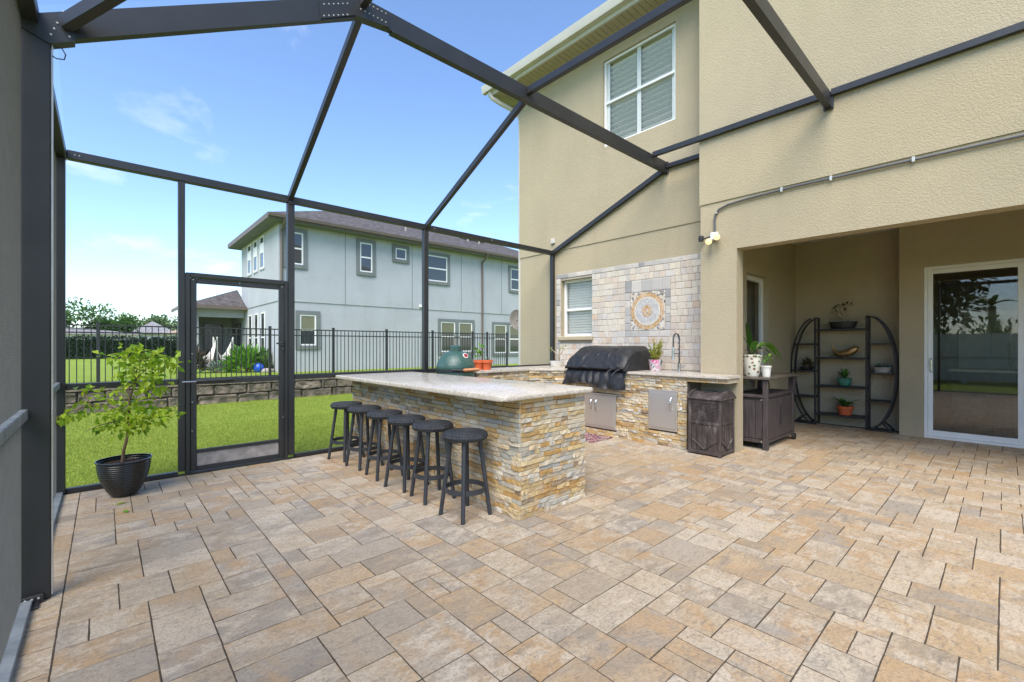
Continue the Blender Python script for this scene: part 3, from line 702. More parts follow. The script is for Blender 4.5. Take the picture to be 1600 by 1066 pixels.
MB().box(XW - .055, XW - .001, 5.655, 5.745, 3.24, 3.335, .01).build('junction_box', M['fascia'], house)

# ---------------------------------------------------------------- flood light and conduit on the wall
pth = [(XP - .022, 2.52, 2.80), (XP - .022, 2.525, 2.93), (XP - .022, 2.52, 3.02), (XP - .022, 2.47, 3.085), (XP - .022, 2.36, 3.12), (XP - .022, 2.1, 3.14), (XP - .022, 1.6, 3.155), (XP - .022, .8, 3.15), (XP - .022, -.3, 3.14), (XP - .022, -2.4, 3.13)]
cd = thing('electrical_conduit', 'grey conduit running along the wall above the lanai opening down to the flood light', 'conduit', (XP, 2.5, 2.8))
MB().tube(pth, .013, 10).build('pipe', M['cable'], cd)
for y in (2.5, 1.75, 1.27, .6, -.3): MB().box(XP - .04, XP - .001, y - .012, y + .012, (3.035 if y > 2.4 else 3.125), (3.055 if y > 2.4 else 3.178), .003).build('strap', M['screw'], cd)
fl = thing('flood_light', 'twin bulb flood light with motion sensor, both bulbs lit, on the tan wall', 'light', (XP, 2.54, 2.72))
MB().box(XP - .045, XP - .001, 2.48, 2.58, 2.70, 2.80, .012).build('mounting_plate', M['white'], fl)
for (y, z, dy) in ((2.47, 2.745, -.03), (2.57, 2.705, .0)):
    a = Vector((XP - .04, y, z)); d = Vector((-.85, dy - .15, -.35)).normalized()
    hd = MB().tube([a, a + d * .03, a + d * .05, a + d * .10], [.018, .022, .036, .042], 14).build('lamp_head', M['screw'], fl)
    MB().tube([a + d * .085, a + d * .115, a + d * .135, a + d * .142], [.038, .036, .022, .004], 14).build('bulb', M['bulb'], hd)
a = Vector((XP - .04, 2.66, 2.735)); MB().tube([(XP - .03, 2.57, 2.75), a], .009, 8).build('sensor_arm', M['dark_metal'], fl)
MB().lathe([(.004, -.035), (.03, -.035), (.036, 0), (.03, .035), (.004, .035)], a + Vector((-.03, .02, 0)), 16).build('motion_sensor', M['dark_metal'], fl)

# ================================================================ SCREEN ENCLOSURE
cage = thing('screen_enclosure', 'dark bronze aluminium pool cage frame with insect screen around the patio', 'screen enclosure', (-.28, 5.7, 0))
A_ = M['alu']
def ab(x0, x1, y0, y1, z0, z1, name, c=.004, mat=None): return MB().box(x0, x1, y0, y1, z0, z1, c).build(name, mat or A_, cage)
def screws(pts, parent, d=(0, -1, 0), r=.006):
    for p in pts:
        p = Vector(p); d_ = Vector(d); MB().tube([p, p + d_ * .004], [r, r * .7], 8).build('screw', M['screw'], parent)
YM = 3.42; ZB, ZT = 3.93, 4.075
frames_y = (3.42, 1.29, -.84)
# uprights
lp = ab(-.345, -.212, 3.395, 3.445, 0, 3.06, 'post')
ab(-.209, -.204, 3.40, 3.44, .02, 2.96, 'screen_spline', .001, M['screw'])
br_ = MB().box(-.34, -.235, 3.365, 3.394, .0, .045, .003); br_.box(-.33, -.25, 3.30, 3.365, .0, .012, .002); brk = br_.build('base_bracket', A_, cage)
screws([(-.325 + k * .024, 3.365, .03) for k in range(4)], brk)
for y in (1.29, -.84): ab(-.345, -.212, y - .025, y + .025, 0, 3.06, 'post')
ab(-.345, -.262, 5.655, 5.745, 0, 3.02, 'post')
for x0, x1 in ((.555, .612), (1.592, 1.668), (3.43, 3.505), (6.17, 6.235)): ab(x0, x1, 5.665, 5.735, 0.045 if x0 < 6 else .98, 3.02, 'post')
# plates, chair rails, eave beams
ab(-.345, -.275, -2.2, 5.655, -.005, .03, 'base_plate', .003, M['alu_plate']); ab(-.26, .553, 5.68, 5.735, -.005, .045, 'base_plate'); ab(1.67, 6.24, 5.68, 5.735, -.005, .045, 'base_plate')
for a, b in ((3.447, 5.653), (1.317, 3.393), (-.81, 1.263)): ab(-.345, -.292, a, b, .955, 1.01, 'chair_rail', .004, M['alu_plate'])  # paler than the frame: reflected sky light put into the rail colour
for a, b in ((-.26, .553), (1.67, 3.428), (3.507, 6.168)): ab(a, b, 5.675, 5.728, .935, .99, 'chair_rail')
ab(-.35, -.255, -2.2, 5.75, 3.02, 3.10, 'eave_beam'); eb = ab(-.253, 6.235, 5.66, 5.74, 3.022, 3.098, 'eave_beam')
screws([(x, 5.659, 3.06) for x in (-.2, -.17, 1.6, 3.47, 3.6, 4.7)], eb)
# main roof beams, each a rising arm and a flat run
for i, y in enumerate(frames_y):
    xe = XW - .018 if i == 0 else XP - .018
    fb = MB().prism([(1.42, ZB), (xe, ZB), (xe, ZT), (1.42, ZT)], 'Y', y - .025, y + .025).build('roof_beam', A_, cage)
    MB().prism([(-.30, 2.955), (-.20, 2.955), (1.44, ZB - .045), (1.44, ZT - .02), (1.40, ZT - .045), (-.30, 3.05)], 'Y', y - .027, y + .027).build('sloping_beam', A_, cage)
    lip = MB().box(1.75, xe - .005, y - .032, y + .032, ZB - .012, ZB - .001, .002).build('beam_lip', A_, cage)
    g1 = MB().prism([(1.18, 3.745), (1.44, ZB - .03), (1.72, ZB + .006), (1.72, ZT - .012), (1.44, ZT - .018), (1.16, 3.87)], 'Y', y - .036, y + .036).build('gusset_plate', A_, cage)
    screws([(1.20 + .035 * k, y - .036, 3.80 + .019 * k + dz) for k in range(6) for dz in (-.025, .06)] + [(1.48 + .035 * k, y - .036, z) for k in range(7) for z in (ZB + .035, ZT - .04)], g1)
    g2 = MB().prism([(-.335, 2.98), (-.215, 2.93), (-.12, 2.985), (-.12, 3.13), (-.30, 3.05)], 'Y', y - .034, y + .034).build('gusset_plate', A_, cage)
    screws([(-.21 + .012 * k, y - .034, 2.98 + .036 * k) for k in range(5)] + [(-.14, y - .034, 3.0), (-.15, y - .034, 3.1)], g2)
    ab(xe - .03, xe + .002, y - .045, y + .045, ZB - .03, ZT + .005, 'wall_bracket')
# purlins along the patio
for x in (1.50, 3.32):
    for a, b in ((1.318, 3.392), (-.813, 1.262), (-2.2, -.868)): ab(x - .026, x + .026, a, b, ZT - .085, ZT - .008, 'purlin')
for a, b in ((1.318, 3.392), (-.813, 1.262), (-2.2, -.868)): ab(XP - .068, XP - .016, a, b, 4.035, 4.105, 'wall_rail')
ab(XW - .066, XW - .016, 2.735, 3.392, 3.975, 4.04, 'wall_rail')
# rafters falling to the back wall
for xa, xb in ((1.62, 1.50), (3.47, 3.32), (6.20, 6.20)):
    MB().bar((xa, 5.70, 3.06), (xb, 3.45, ZB + .03), .05, .075, c=.004).build('rafter', A_, cage)
ab(1.60, 1.69, 5.65, 5.664, 3.0, 3.09, 'joint_cover', .002)
# diagonal braces in the sloping side
for y in (3.39, 1.26): MB().bar((-.16, y, 3.06), (1.44, y - 2.05, ZT - .06), .05, .075, c=.004).build('diagonal_brace', A_, cage)
MB().tube([(-.205, 3.40, 2.93), (-.17, 3.40, 2.93), (-.155, 3.395, 2.90), (-.16, 3.39, 2.87), (-.19, 3.395, 2.865), (-.206, 3.40, 2.875)], .003, 6).build('wire_loop', M['dark_metal'], cage)
# insect screens: woven wire on the side wall, thin fabric elsewhere
def wire_panel(y0, y1, z0, z1, x=-.318, sp=.0095, w=.0010):
    V = []; F = []
    def bx(a, b, c, d, e, f):
        o = len(V); V.extend([(a, c, e), (b, c, e), (b, d, e), (a, d, e), (a, c, f), (b, c, f), (b, d, f), (a, d, f)])
        F.extend([(o, o + 1, o + 5, o + 4), (o + 1, o + 2, o + 6, o + 5), (o + 2, o + 3, o + 7, o + 6), (o + 3, o, o + 4, o + 7)])
    def by(a, b, c, d, e, f):
        o = len(V); V.extend([(a, c, e), (b, c, e), (b, d, e), (a, d, e), (a, c, f), (b, c, f), (b, d, f), (a, d, f)])
        F.extend([(o, o + 1, o + 2, o + 3), (o + 1, o + 2, o + 6, o + 5), (o + 4, o + 5, o + 6, o + 7), (o + 3, o, o + 4, o + 7)])
    for k in range(int((y1 - y0) / sp)): bx(x, x + w, y0 + k * sp, y0 + k * sp + w, z0, z1)
    for k in range(int((z1 - z0) / sp)): by(x + w, x + 2 * w, y0, y1, z0 + k * sp, z0 + k * sp + w)
    m = MB(); m.v = V; m.f = F; m.build('side_screen', M['wire'], cage, smooth=0, recalc=False)
for a, b in ((3.447, 5.653), (1.317, 3.393), (-.81, 1.263)): wire_panel(a, b, .032, .953); wire_panel(a, b, 1.012, 3.018)
def panel(vs, name='screen_panel'): MB().add(vs, [tuple(range(len(vs)))]).build(name, M['screen'], cage, smooth=0, recalc=False)
for a, b in ((-.26, .553), (1.67, 3.428), (3.507, 6.168)):
    for c, d in ((.046, .934), (.991, 3.021)): panel([(a, 5.72, c), (b, 5.72, c), (b, 5.72, d), (a, 5.72, d)])
panel([(.614, 5.72, 2.10), (1.59, 5.72, 2.10), (1.59, 5.72, 3.021), (.614, 5.72, 3.021)])
panel([(-.26, 5.70, 3.10), (1.62, 5.70, 3.10), (1.50, 3.45, ZT), (-.26, 3.45, 3.12)][:3] + [(-.2, 3.45, 3.14)])
for (a, b, c, d) in ((1.62, 3.47, 1.50, 3.32), (3.47, 6.2, 3.32, 6.2)): panel([(a, 5.70, 3.10), (b, 5.70, 3.10), (d, 3.45, ZT), (c, 3.45, ZT)])
for a, b in ((1.318, 3.392), (-.813, 1.262)):
    panel([(-.3, a, 3.09), (1.45, a, ZT), (1.45, b, ZT), (-.3, b, 3.09)]); panel([(1.53, a, ZT), (3.29, a, ZT), (3.29, b, ZT), (1.53, b, ZT)]); panel([(3.35, a, ZT), (5.8, a, ZT - .03), (5.8, b, ZT - .03), (3.35, b, ZT)])

# ---------------------------------------------------------------- screen door
sd = thing('screen_door', 'closed dark aluminium screen door with pale kick plate beside the potted citrus tree', 'door', (1.1, 5.7, .0))
def db(x0, x1, y0, y1, z0, z1, name, mat=None): return MB().box(x0, x1, y0, y1, z0, z1, .004).build(name, mat or A_, sd)
m = MB().box(.616, .652, 5.65, 5.735, .0, 2.09, .004); m.box(1.555, 1.589, 5.65, 5.735, .0, 2.09, .004); m.box(.653, 1.554, 5.65, 5.735, 2.045, 2.092, .004); m.box(.653, 1.554, 5.65, 5.735, .0, .025, .003); m.build('door_frame', A_, sd)
db(.656, .71, 5.665, 5.70, .03, 2.04, 'stile'); db(1.497, 1.551, 5.665, 5.70, .03, 2.04, 'stile'); db(.711, 1.496, 5.666, 5.699, 1.985, 2.039, 'rail'); db(.711, 1.496, 5.666, 5.699, .93, .985, 'rail'); db(.711, 1.496, 5.666, 5.699, .031, .075, 'rail'); db(.711, 1.496, 5.666, 5.699, .215, .25, 'rail')
db(.711, 1.496, 5.678, 5.69, .075, .215, 'kick_plate', simple('dirty_grey_kick_plate', (.34, .31, .29), .8, 0, .2, .3, 9))
for c, d in ((.25, .93), (.985, 1.985)): MB().add([(.711, 5.685, c), (1.496, 5.685, c), (1.496, 5.685, d), (.711, 5.685, d)], [(0, 1, 2, 3)]).build('screen_panel', M['screen'], sd, smooth=0, recalc=False)
MB().tube([(.58, 5.63, .965), (.70, 5.625, .965)], .008, 8).build('closer_rod', M['chrome'], sd); MB().tube([(.70, 5.625, .965), (.72, 5.625, .965), (1.02, 5.635, .965), (1.04, 5.635, .965)], [.012, .018, .018, .01], 10).build('door_closer', M['dark_metal'], sd)
h = MB().tube([(1.525, 5.664, 1.36), (1.525, 5.63, 1.36), (1.50, 5.61, 1.36), (1.455, 5.61, 1.36)], .009, 8); h.lathe([(.001, -.02), (.02, -.02), (.02, .02), (.001, .02)], (1.525, 5.655, 1.36), 12); h.build('handle', M['dark_chrome'], sd)
screws([(.67, 5.664, z) for z in (.45, .75, 1.25)] + [(1.54, 5.664, z) for z in (.5, 1.3)] + [(.68, 5.664, 2.02), (1.53, 5.664, 2.02), (1.1, 5.664, 2.02)], sd)

# ================================================================ STONE ISLAND AND KITCHEN COUNTER
LSH = [grid_piece(k, 5, 3, .03, .28, .28) for k in range(10)]
def ledger_face(lst, axis, p, u0, u1, z0, z1, sgn, holes=(), seed=1, lens=(.06, .09, .12, .15, .2, .26)):
    r = random.Random(seed); n = max(1, round((z1 - z0) / .037)); h = (z1 - z0) / n
    for k in range(n):
        a0, a1 = z0 + k * h, z0 + (k + 1) * h; segs = [(u0, u1)]
        for q in holes:
            if a1 > q[2] + .01 and a0 < q[3] - .01: segs = minus(segs, q[0], q[1])
        for s0, s1 in segs:
            u = s0 - r.uniform(0, .0)
            while u < s1 - .005:
                w = r.choice(lens); w = w if s1 - (u + w) > .05 else s1 - u
                dep = r.choice((.012, .016, .02, .026, .018)); c = u + w / 2; zz = (a0 + a1) / 2
                if axis == 'X': Mx = basis((p, c, zz), (0, 1, 0), (0, 0, 1), (sgn, 0, 0), w - .002, h - .002, dep)
                else: Mx = basis((c, p, zz), (1, 0, 0), (0, 0, 1), (0, sgn, 0), w - .002, h - .002, dep)
                vis = 1 if (axis, sgn) in (('X', -1), ('Y', -1)) else 1e-5
                lst.append((Mx, r.randrange(10), w * h * vis)); u += w
def slab_outline(x0, x1, y0, y1, r, n=6):
    P = []
    for cx, cy, a0 in ((x1 - r, y1 - r, 0), (x0 + r, y1 - r, 90), (x0 + r, y0 + r, 180), (x1 - r, y0 + r, 270)):
        for k in range(n + 1): a = math.radians(a0 + 90 * k / n); P.append((cx + r * math.cos(a), cy + r * math.sin(a)))
    return P
def slab(outline, z0, z1, name, mat, parent, e=.010):
    cx = sum(p[0] for p in outline) / len(outline); cy = sum(p[1] for p in outline) / len(outline); n = len(outline); vs = []; fs = []
    def off(p, d):
        v = Vector((p[0] - cx, p[1] - cy)); return (p[0] - v.x / v.length * d, p[1] - v.y / v.length * d)
    lev = [(z0, e), (z0 + e * .4, e * .3), (z0 + e, 0), (z1 - e, 0), (z1 - e * .4, e * .3), (z1, e)]
    for z, d in lev: vs += [(*off(p, d), z) for p in outline]
    for k in range(len(lev) - 1): fs += [(k * n + i, k * n + (i + 1) % n, (k + 1) * n + (i + 1) % n, (k + 1) * n + i) for i in range(n)]
    fs += [tuple(range(n))[::-1], tuple((len(lev) - 1) * n + i for i in range(n))]
    return MB().add(vs, fs).build(name, mat, parent, smooth=50)
isl = thing('stone_bar_island', 'stacked stone bar island with pale granite top in front of the row of stools', 'island', (2.75, 4.0, 0))
IX0, IX1, IY0, IY1, IZ = 2.36, 3.12, 2.51, 5.60, .925
qb(IX0, IX1, IY0, IY1, -.01, IZ, 'core', M['mortar'], isl)
L = []
ledger_face(L, 'X', IX0, IY0 - .018, IY1, 0, IZ, -1, seed=11); ledger_face(L, 'Y', IY0, IX0 - .004, IX1 + .018, 0, IZ, -1, seed=12); ledger_face(L, 'X', IX1, IY0, IY1, 0, IZ, 1, seed=13)
pieces(L, LSH, 'stone', M['ledger'], isl, 298, 'rest_of_stones')
slab(slab_outline(2.12, 3.20, 2.43, 5.63, .05), IZ + .002, .968, 'countertop', M['granite'], isl)

ctr = thing('outdoor_kitchen_counter', 'L-shaped stacked stone kitchen counter with granite top and steel doors under the tiled wall', 'counter', (5.8, 3.9, 0))
CX = 5.52; DD = (3.80, 4.56, .10, .62); SDr = (2.86, 3.27, .21, .745)
m = MB().box(CX, 6.24, 2.735, 4.86, -.01, IZ); m.box(4.02, 6.24, 5.16, 5.65, -.01, IZ); m.prism([(5.05, 5.17), (CX + .01, 4.70), (6.2, 4.85), (6.2, 5.2), (5.2, 5.3)], 'Z', -.01, IZ - .003); m.build('core', M['mortar'], ctr, smooth=0)
L = []
ledger_face(L, 'X', CX, 2.735, 4.70, 0, IZ, -1, [DD, SDr], 21); ledger_face(L, 'Y', 5.16, 4.02, 5.06, 0, IZ, -1, seed=22); ledger_face(L, 'X', 4.02, 5.16, 5.65, 0, IZ, -1, seed=24)
dg = Vector((CX + .0 - 5.05, 4.70 - 5.16, 0)); dl = dg.length; dg.normalize(); dn = Vector((dg.y, -dg.x, 0)); dn = dn if dn.x < 0 else -dn
r = random.Random(4)
for k in range(25):
    u = 0
    while u < dl - .01:
        w = r.choice((.08, .12, .18, .22)); w = w if dl - (u + w) > .05 else dl - u; c = Vector((5.05, 5.16, 0)) + dg * (u + w / 2)
        L.append((basis((c.x, c.y, (k + .5) * IZ / 25), dg, (0, 0, 1), dn, w - .002, IZ / 25 - .002, r.choice((.015, .03, .045, .02))), r.randrange(10), w * .037)); u += w
m = MB().box(CX - .0, 5.85, 2.24, 2.733, .872, IZ + .0); m.build('shelf_apron_core', M['mortar'], ctr)
for z in (.874, .900):
    u = 2.235
    while u < 2.72:
        w = min(r.choice((.10, .14, .19)), 2.733 - u); L.append((basis((CX, u + w / 2, z + .0125), (0, 1, 0), (0, 0, 1), (-1, 0, 0), w - .002, .024, .016), r.randrange(10), w * .025)); u += w
L.append((basis((CX + .16, 2.24, .899), (1, 0, 0), (0, 0, 1), (0, -1, 0), .32, .05, .016), 2, .016))
pieces(L, LSH, 'stone', M['ledger'], ctr, 298, 'rest_of_stones')
out = [(5.465, 2.20), (5.845, 2.20), (5.855, 2.73), (6.232, 2.735), (6.232, 5.66), (4.0, 5.66), (3.97, 5.63), (3.97, 5.14), (4.0, 5.11), (5.02, 5.11), (5.465, 4.66)]
def flat_slab(outline, z0, z1, name, mat, parent):
    bm = bmesh.new(); vs_ = [bm.verts.new((x, y, z0)) for x, y in outline]; f = bm.faces.new(vs_)
    ex = bmesh.ops.extrude_face_region(bm, geom=[f]); bmesh.ops.translate(bm, verts=[v for v in ex['geom'] if isinstance(v, bmesh.types.BMVert)], vec=(0, 0, z1 - z0))
    bmesh.ops.recalc_face_normals(bm, faces=bm.faces); bmesh.ops.bevel(bm, geom=list(bm.edges), offset=.009, segments=2, affect='EDGES')
    me = bpy.data.meshes.new(name); bm.to_mesh(me); bm.free(); return link(name, me, mat, parent)
flat_slab(out, IZ + .002, .968, 'countertop', M['granite'], ctr)
def steel_door(y0, y1, z0, z1, split):
    fr = MB(); w = .028
    fr.box(CX - .030, CX + .01, y0, y0 + w, z0, z1, .002); fr.box(CX - .030, CX + .01, y1 - w, y1, z0, z1, .002); fr.box(CX - .029, CX + .01, y0 + w, y1 - w, z1 - w, z1, .002); fr.box(CX - .029, CX + .01, y0 + w, y1 - w, z0, z0 + w, .002)
    f = fr.build('door_frame', M['steel'], ctr); lv = [(y0 + w + .002, y1 - w - .002)] if not split else [(y0 + w + .002, (y0 + y1) / 2 - .002), ((y0 + y1) / 2 + .002, y1 - w - .002)]
    for i, (a, b) in enumerate(lv):
        MB().box(CX - .036, CX - .012, a, b, z0 + w + .002, z1 - w - .002, .003).build('door_leaf', M['steel'], f)
        hy = (a + .045) if (not split or i == 1) else (b - .045); zc = z1 - .17
        MB().tube([(CX - .034, hy, zc + .085), (CX - .05, hy, zc + .075), (CX - .072, hy, zc + .03), (CX - .076, hy, zc), (CX - .072, hy, zc - .03), (CX - .05, hy, zc - .075), (CX - .034, hy, zc - .085)], [.007, .009, .010, .010, .010, .009, .007], 10).build('handle', M['chrome'], f)
steel_door(*DD, True); steel_door(*SDr, False)
MB().box(CX - .034, CX + .001, 2.79, 2.825, .50, .54, .003).build('switch_plate', M['white'], ctr)
# faucet
fc = thing('spring_faucet', 'dark spring-neck kitchen faucet behind the sink on the stone counter', 'faucet', (5.98, 3.08, .968))
MB().lathe([(.001, 0), (.03, 0), (.03, .008), (.019, .018), (.019, .11), (.001, .11)], (5.98, 3.08, .968), 16).build('base', M['chrome'], fc)
arc = [(5.98, 3.08, 1.07)] + [(5.98 - .0 * a, 3.08 + .045 - .045 * math.cos(math.radians(t)), 1.42 + .085 * math.sin(math.radians(t))) for a, t in ((1, 0), (1, 30), (1, 60), (1, 90), (1, 120), (1, 150), (1, 180))] + [(5.98, 3.17, 1.30)]
MB().tube(arc, .008, 8).build('neck', M['dark_chrome'], fc)
hx = []
for k in range(260):
    t = k / 259 * (len(arc) - 1); i = min(int(t), len(arc) - 2); p = Vector(arc[i]).lerp(Vector(arc[i + 1]), t - i); a = k * .75; hx.append(p + Vector((math.cos(a), math.sin(a), 0)) * .013)
MB().tube(hx, .003, 5).build('spring', M['dark_chrome'], fc)
MB().tube([(5.98, 3.17, 1.31), (5.98, 3.172, 1.27), (5.98, 3.174, 1.19), (5.98, 3.175, 1.14)], [.014, .017, .016, .02], 12).build('spray_head', M['chrome'], fc)
MB().tube([(5.98, 3.08, 1.22), (5.98, 3.165, 1.22)], .006, 8).build('holder_arm', M['dark_chrome'], fc); MB().tube([(5.98, 3.07, 1.03), (5.96, 3.0, 1.035), (5.96, 2.97, 1.06)], .008, 8).build('lever', M['chrome'], fc)
sk = MB(); sk.box(5.60, 5.92, 2.92, 3.34, .966, .9705, .002); sk.build('sink_rim', M['steel'], ctr)

# ---------------------------------------------------------------- covered grill
gr = thing('covered_grill', 'built-in grill under a wrinkled black vinyl cover on the stone counter', 'grill', (5.8, 4.1, .968))
pf = [(5.405, .735), (5.40, .80), (5.415, .88), (5.435, .945), (5.445, .972), (5.385, .985), (5.375, 1.0), (5.385, 1.03), (5.41, 1.075), (5.45, 1.13), (5.50, 1.185), (5.56, 1.235), (5.63, 1.28), (5.72, 1.312), (5.82, 1.325), (5.95, 1.33), (6.06, 1.325), (6.12, 1.30), (6.15, 1.2), (6.155, 1.1), (6.15, .975)]
NYc = 64; ya, yb_ = 3.60, 4.66; m = MB(); vs = []
fine = []
for i in range(len(pf) - 1):
    for t in (0, .5): fine.append((pf[i][0] * (1 - t) + pf[i + 1][0] * t, pf[i][1] * (1 - t) + pf[i + 1][1] * t))
fine.append(pf[-1]); NPc = len(fine)
def cover_pt(j, k):
    x, z = fine[j]; s = k / (NYc - 1); y = ya + (yb_ - ya) * s; e = min(s, 1 - s); fl_ = max(0, 1 - e / .10)
    skirt = j <= 9
    if z > 1.0: z -= fl_ ** 2 * .075 * (z - 1.0) / .33; x += fl_ ** 2 * .02
    n1 = mnoise.noise((y * 3.1, x * 4, z * 5)); n2 = mnoise.noise((y * 8 + z * 7, z * 5, 3 + x * 3)); n3 = abs(mnoise.noise((y * 5 - z * 9, x * 6, 7)))
    if skirt:
        a = (9 - j) / 9; fold = math.sin(y * 19 + 1.3 * math.sin(y * 6)) * .045 + n2 * .022
        x += -abs(fold) * a - .012 * a + n1 * .02 * a; z += a * (.03 * math.sin(y * 6.0 + 1) + n1 * .03); y += a * fl_ * .03 * (1 if s > .5 else -1)
        y += a * .02 * math.sin(z * 30 + y * 9)
    else:
        dd = -.030 * (1 - min(1, n3 * 3.6)) ** 3 + n2 * .008 + n1 * .014
        x += dd * .7; z += -dd * .4 if z < 1.3 else dd * .5
    return (x, y, z)
for j in range(NPc):
    for k in range(NYc): vs.append(cover_pt(j, k))
fs = [(j * NYc + k, j * NYc + k + 1, (j + 1) * NYc + k + 1, (j + 1) * NYc + k) for j in range(NPc - 1) for k in range(NYc - 1)]
m.add(vs, fs)
for k, sg in ((0, -1), (NYc - 1, 1)):                                         # side walls of the cover
    top = [vs[j * NYc + k] for j in range(9, NPc)]; n = len(top); sv_ = []; 
    for a in range(7):
        t = a / 6
        for (x, y, z) in top:
            sv_.append((x, y + sg * (.012 * math.sin(x * 40 + 4 * t) * math.sin(math.pi * t) + .02 * t), z * (1 - t) + .972 * t))
    m.add(sv_, [(a * n + i, a * n + i + 1, (a + 1) * n + i + 1, (a + 1) * n + i) for a in range(6) for i in range(n - 1)])
m.build('cover', M['cover'], gr, smooth=60)
MB().tube([(5.375, 3.66, 1.0), (5.36, 3.72, .965), (5.355, 3.78, .90)], .006, 6).build('strap', M['cable'], gr); MB().tube([(5.375, 3.78, 1.0), (5.36, 3.84, .965), (5.355, 3.90, .91)], .006, 6).build('strap', M['cable'], gr)

# ---------------------------------------------------------------- kamado
km = thing('kamado_grill', 'green ceramic egg-shaped kamado grill with wooden handle behind the island', 'grill', (3.70, 5.26, 0))
kc = (3.70, 5.26, 0)
MB().lathe([(.001, .45), (.12, .45), (.19, .52), (.25, .68), (.272, .85), (.270, .985), (.001, .985)], kc, 40).build('lower_bowl', M['kamado'], km)
MB().lathe([(.268, 1.0), (.275, 1.02), (.272, 1.055), (.252, 1.115), (.215, 1.175), (.165, 1.222), (.105, 1.252), (.085, 1.258), (.001, 1.26)], kc, 40).build('dome_lid', M['kamado'], km)
MB().lathe([(.276, .965), (.281, .968), (.281, .998), (.276, 1.0), (.27, 1.0), (.27, .965)], kc, 40).build('metal_band', M['black'], km)
MB().lathe([(.080, 1.255), (.088, 1.262), (.088, 1.285), (.078, 1.29), (.082, 1.30), (.080, 1.325), (.055, 1.338), (.001, 1.34)], kc, 28).build('chimney_cap', M['kamado'], km)
th = Vector(kc) + RGT * .145 - FWD * .125 + Vector((0, 0, 1.185)); nn = (RGT * .55 - FWD * .65 + Vector((0, 0, .6))).normalized()
MB().tube([th - nn * .02, th + nn * .018, th + nn * .02], [.042, .042, .038], 20).build('thermometer', M['white_glaze'], km); MB().tube([th + nn * .02, th + nn * .0225], [.030, .030], 20).build('thermometer_dial', simple('red_dial', (.30, .025, .035), .4), km)
hs = Vector(kc) + RGT * .08 - FWD * .30 + Vector((0, 0, 1.0)); MB().tube([hs - RGT * .10 + FWD * .02, hs, hs + RGT * .07], .013, 8).build('handle_bracket', M['black'], km)
MB().tube([hs + RGT * .06, hs + RGT * .08, hs + RGT * .26 + Vector((0, 0, .01)), hs + RGT * .28 + Vector((0, 0, .01))], [.016, .024, .024, .016], 12).build('handle', M['wood_handle'], km)
for a in range(4):
    t = a * math.pi / 2 + .6; MB().tube([(kc[0] + .2 * math.cos(t), kc[1] + .2 * math.sin(t), .62), (kc[0] + .27 * math.cos(t), kc[1] + .27 * math.sin(t), .0)], .014, 8).build('leg', M['black'], km)
MB().tube([(kc[0] + .245 * math.cos(t * math.pi / 16), kc[1] + .245 * math.sin(t * math.pi / 16), .4) for t in range(32)], .01, 6, True).build('stand_ring', M['black'], km)

# ================================================================ BAR STOOLS
def make_stool():
    s = thing('bar_stool', '', 'stool')
    p = [(.001, .598), (.14, .596), (.163, .601), (.175, .616), (.179, .632), (.173, .650), (.158, .660), (.11, .664), (.05, .660), (.018, .655), (.001, .654)]
    fine = []
    for i in range(len(p) - 1):
        for t in (0, .34, .67): fine.append((p[i][0] * (1 - t) + p[i + 1][0] * t, p[i][1] * (1 - t) + p[i + 1][1] * t))
    fine.append(p[-1])
    MB().lathe(fine, (0, 0, 0), 72, fn=lambda a, z: 1 + (.010 if z > .599 else 0) * math.sin(a * 36 + (z * 800 % 6.28))).build('seat', M['weave'], s, True, smooth=60)
    for k in range(4):
        a = math.pi / 4 + k * math.pi / 2; MB().tube([(.112 * math.cos(a), .112 * math.sin(a), .606), (.196 * math.cos(a), .196 * math.sin(a), .0)], [.0175, .0165], 12).build('leg', M['stool_metal'], s, True)
    rg = [(.153, .196), (.163, .196), (.163, .233), (.153, .233), (.153, .196)]
    m = MB(); n = 40
    for r_, z in rg[:4]:
        for k in range(n): a = 2 * math.pi * k / n; m.v.append((r_ * math.cos(a), r_ * math.sin(a), z))
    m.f = [(i * n + k, i * n + (k + 1) % n, ((i + 1) % 4) * n + (k + 1) % n, ((i + 1) % 4) * n + k) for i in range(4) for k in range(n)]
    m.build('foot_ring', M['stool_metal'], s, True)
    return s
stool_at = [(2.110, 2.870, .06), (2.140, 3.395, -.10), (2.125, 3.830, .18), (2.130, 4.290, -.05), (2.135, 4.785, .12), (2.12, 5.25, .3)]
names_ = ['black woven-seat bar stool nearest the island corner, front of the row', 'black woven-seat bar stool second from the front of the row at the island', 'black woven-seat bar stool third from the front of the row at the island',
          'black woven-seat bar stool fourth from the front of the row at the island', 'black woven-seat bar stool fifth from the front, next to the last', 'black woven-seat bar stool at the far end of the row, nearest the lawn']
first = make_stool()
for i, (x, y, a) in enumerate(stool_at):
    s = first if i == 0 else copy_tree(first)
    s.location = (x, y, 0); s.rotation_euler = (0, 0, a); tag(s, names_[i], 'stool', 'bar stools along the stone island')

